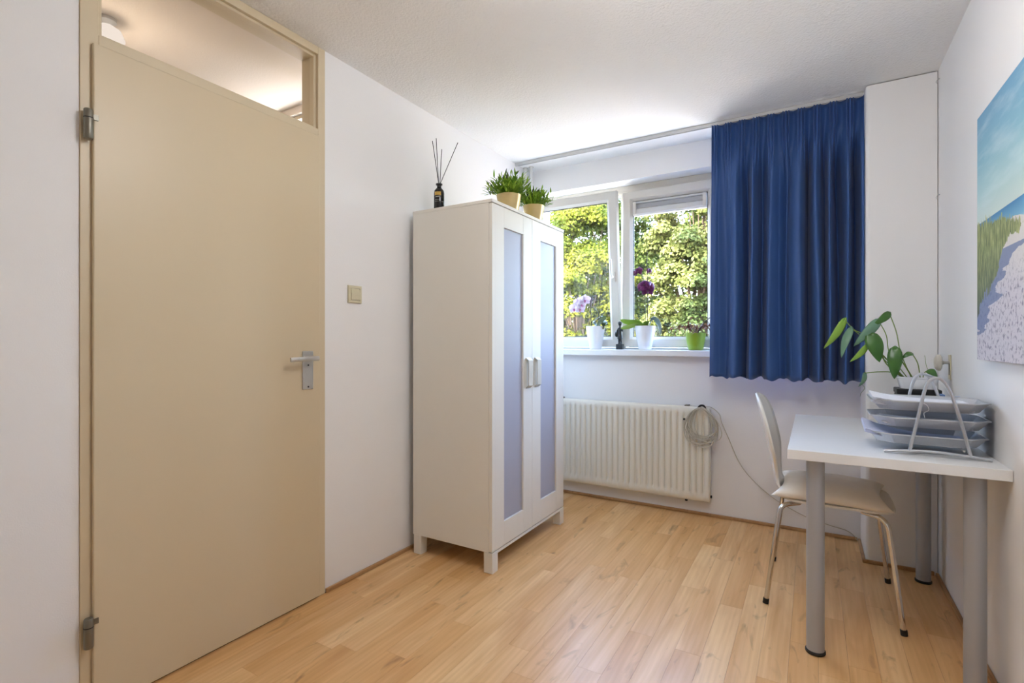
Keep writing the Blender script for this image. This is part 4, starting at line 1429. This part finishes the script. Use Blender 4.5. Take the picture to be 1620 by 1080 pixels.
# ------------------------------------------------------------------ outdoors
gr = box_obj('ground', (-40, 40, 3.95, 60, -3.4, -3.2), simple('bounce_ground', (150, 145, 136), 0.9, 0, 0.2, 1.2))  # out of view; pale tone added to bounce sunlight up to the ceiling
tag(gr, 'unseen ground below the window, made pale to bounce light onto the ceiling', 'ground', kind='structure')
M['bark'] = simple('bark', (84, 70, 56), 0.9, 0, 0.4, 9, 0.5, 20, 0.03)
TM = {
    'yellow': leaf_mat('leaf_yellow_green', (84, 90, 22), (110, 108, 36), (56, 70, 18), 0.45, 0.7, 0.7, True, 0.08),
    'silver': leaf_mat('leaf_silver_green', (66, 76, 32), (96, 98, 54), (42, 54, 24), 0.35, 0.6, 0.9, True, 0.12),
    'dark': leaf_mat('leaf_dark_green', (44, 56, 18), (62, 72, 28), (30, 42, 15), 0.3, 0.7, 0.8, True, 0.08),
}

def tree(cx, cy, cz, rx, ry, rz, n, kind, label, seed, lsize=0.068, puffs=190):
    rng = np.random.default_rng(seed)
    root = thing('tree', (cx, cy, -3.2), label, 'tree', 'trees outside the window')
    hz = rng.uniform(-1, 1, puffs)
    an = rng.uniform(0, 2 * np.pi, puffs)
    rad = rng.uniform(0.15, 1.0, puffs) ** 0.5 * (1 - np.abs(hz) ** 3.5) ** 0.4
    pc = np.stack([np.cos(an) * rad * rx, np.sin(an) * rad * ry, hz * rz], axis=1)
    pr_ = rng.uniform(0.22, 0.42, puffs) * min(rx, rz) * 1.0
    which = rng.integers(0, puffs, n)
    o = rng.normal(size=(n, 3))
    o /= np.linalg.norm(o, axis=1)[:, None]
    o[:, 2] = np.where(o[:, 2] < -0.2, -o[:, 2] * 0.6, o[:, 2])
    c = pc[which] + o * (pr_[which] * rng.uniform(0.55, 1.08, n))[:, None]
    c[:, 2] += cz + 3.2
    nrm = o + rng.normal(size=(n, 3)) * 0.55 + np.array([0, 0, 0.35])
    nrm /= np.linalg.norm(nrm, axis=1)[:, None]
    a = np.cross(nrm, rng.normal(size=(n, 3)))
    a /= np.linalg.norm(a, axis=1)[:, None]
    b = np.cross(nrm, a)
    L = lsize * rng.uniform(0.7, 1.3, n)[:, None]
    W = L * 0.33
    v = np.stack([c - a * L * 0.5, c + b * W - a * L * 0.05, c + a * L * 0.5, c - b * W - a * L * 0.05], axis=1).reshape(-1, 3)
    me = bpy.data.meshes.new('foliage')
    me.vertices.add(4 * n)
    me.vertices.foreach_set('co', v.astype(np.float32).ravel())
    me.loops.add(4 * n)
    me.loops.foreach_set('vertex_index', np.arange(4 * n, dtype=np.int32))
    me.polygons.add(n)
    me.polygons.foreach_set('loop_start', np.arange(0, 4 * n, 4, dtype=np.int32))
    me.polygons.foreach_set('loop_total', np.full(n, 4, dtype=np.int32))
    me.update(calc_edges=True)
    me.materials.append(TM[kind])
    fo = bpy.data.objects.new('foliage', me)
    COL.objects.link(fo)
    fo.parent = root
    fo['kind'] = 'stuff'
    top = cz + 3.2
    m = MB().tube([(0, 0, 0), (0.05, 0, top * 0.4), (0, 0.05, top * 0.85), (0.05, 0, top + rz * 0.5)], [0.20, 0.16, 0.11, 0.03], 10)
    m.build('trunk', M['bark'], root, smooth=True)
    m = MB()
    for k in range(0, puffs, 3):
        p = pc[k]
        m.tube([(0, 0, max(0.5, top - rz * 0.6)), (p[0] * 0.5, p[1] * 0.5, top + p[2] * 0.35), (p[0], p[1], top + p[2])], [0.035, 0.02, 0.007], 6)
    m.build('branches', M['bark'], root, smooth=True)

tree(-6.95, 10.2, 1.1, 1.1, 1.0, 2.9, 26000, 'yellow', 'yellow green leafy tree beyond the wardrobe side of the window', 21)
tree(-4.35, 10.2, 1.0, 1.02, 1.0, 2.85, 95000, 'yellow', 'bright yellow green leafy tree behind the tilted left sash', 22)
tree(-1.88, 10.2, 1.3, 0.92, 1.0, 3.2, 95000, 'silver', 'pale silvery green tree behind the right window pane', 23)
tree(0.80, 10.2, 1.2, 1.0, 1.0, 3.0, 20000, 'yellow', 'yellow green tree hidden behind the curtain', 24)
tree(-8.9, 14.6, 1.8, 1.35, 1.4, 3.4, 18000, 'dark', 'dark green tree farther back on the far left', 25, 0.11)
tree(-5.2, 14.6, 1.7, 1.45, 1.4, 3.3, 40000, 'dark', 'dark green tree farther back between the two nearest trees', 26, 0.11)
tree(-1.6, 14.6, 2.0, 1.35, 1.4, 3.9, 36000, 'dark', 'tall dark green tree farther back behind the silvery tree', 27, 0.11)
tree(2.0, 14.6, 1.9, 1.35, 1.4, 3.8, 16000, 'dark', 'dark green tree farther back behind the curtain', 28, 0.11)
tree(-11.5, 20.0, 1.6, 2.0, 1.6, 3.6, 12000, 'dark', 'dark green tree in the farthest row on the left', 31, 0.20)
tree(-6.2, 20.0, 1.4, 2.0, 1.6, 3.4, 16000, 'dark', 'dark green tree in the farthest row behind the left sash', 32, 0.20)
tree(-0.9, 20.0, 1.4, 2.0, 1.6, 3.4, 16000, 'dark', 'dark green tree in the farthest row behind the right pane', 33, 0.20)
tree(4.4, 20.0, 1.6, 2.0, 1.6, 3.6, 12000, 'dark', 'dark green tree in the farthest row on the right', 34, 0.20)
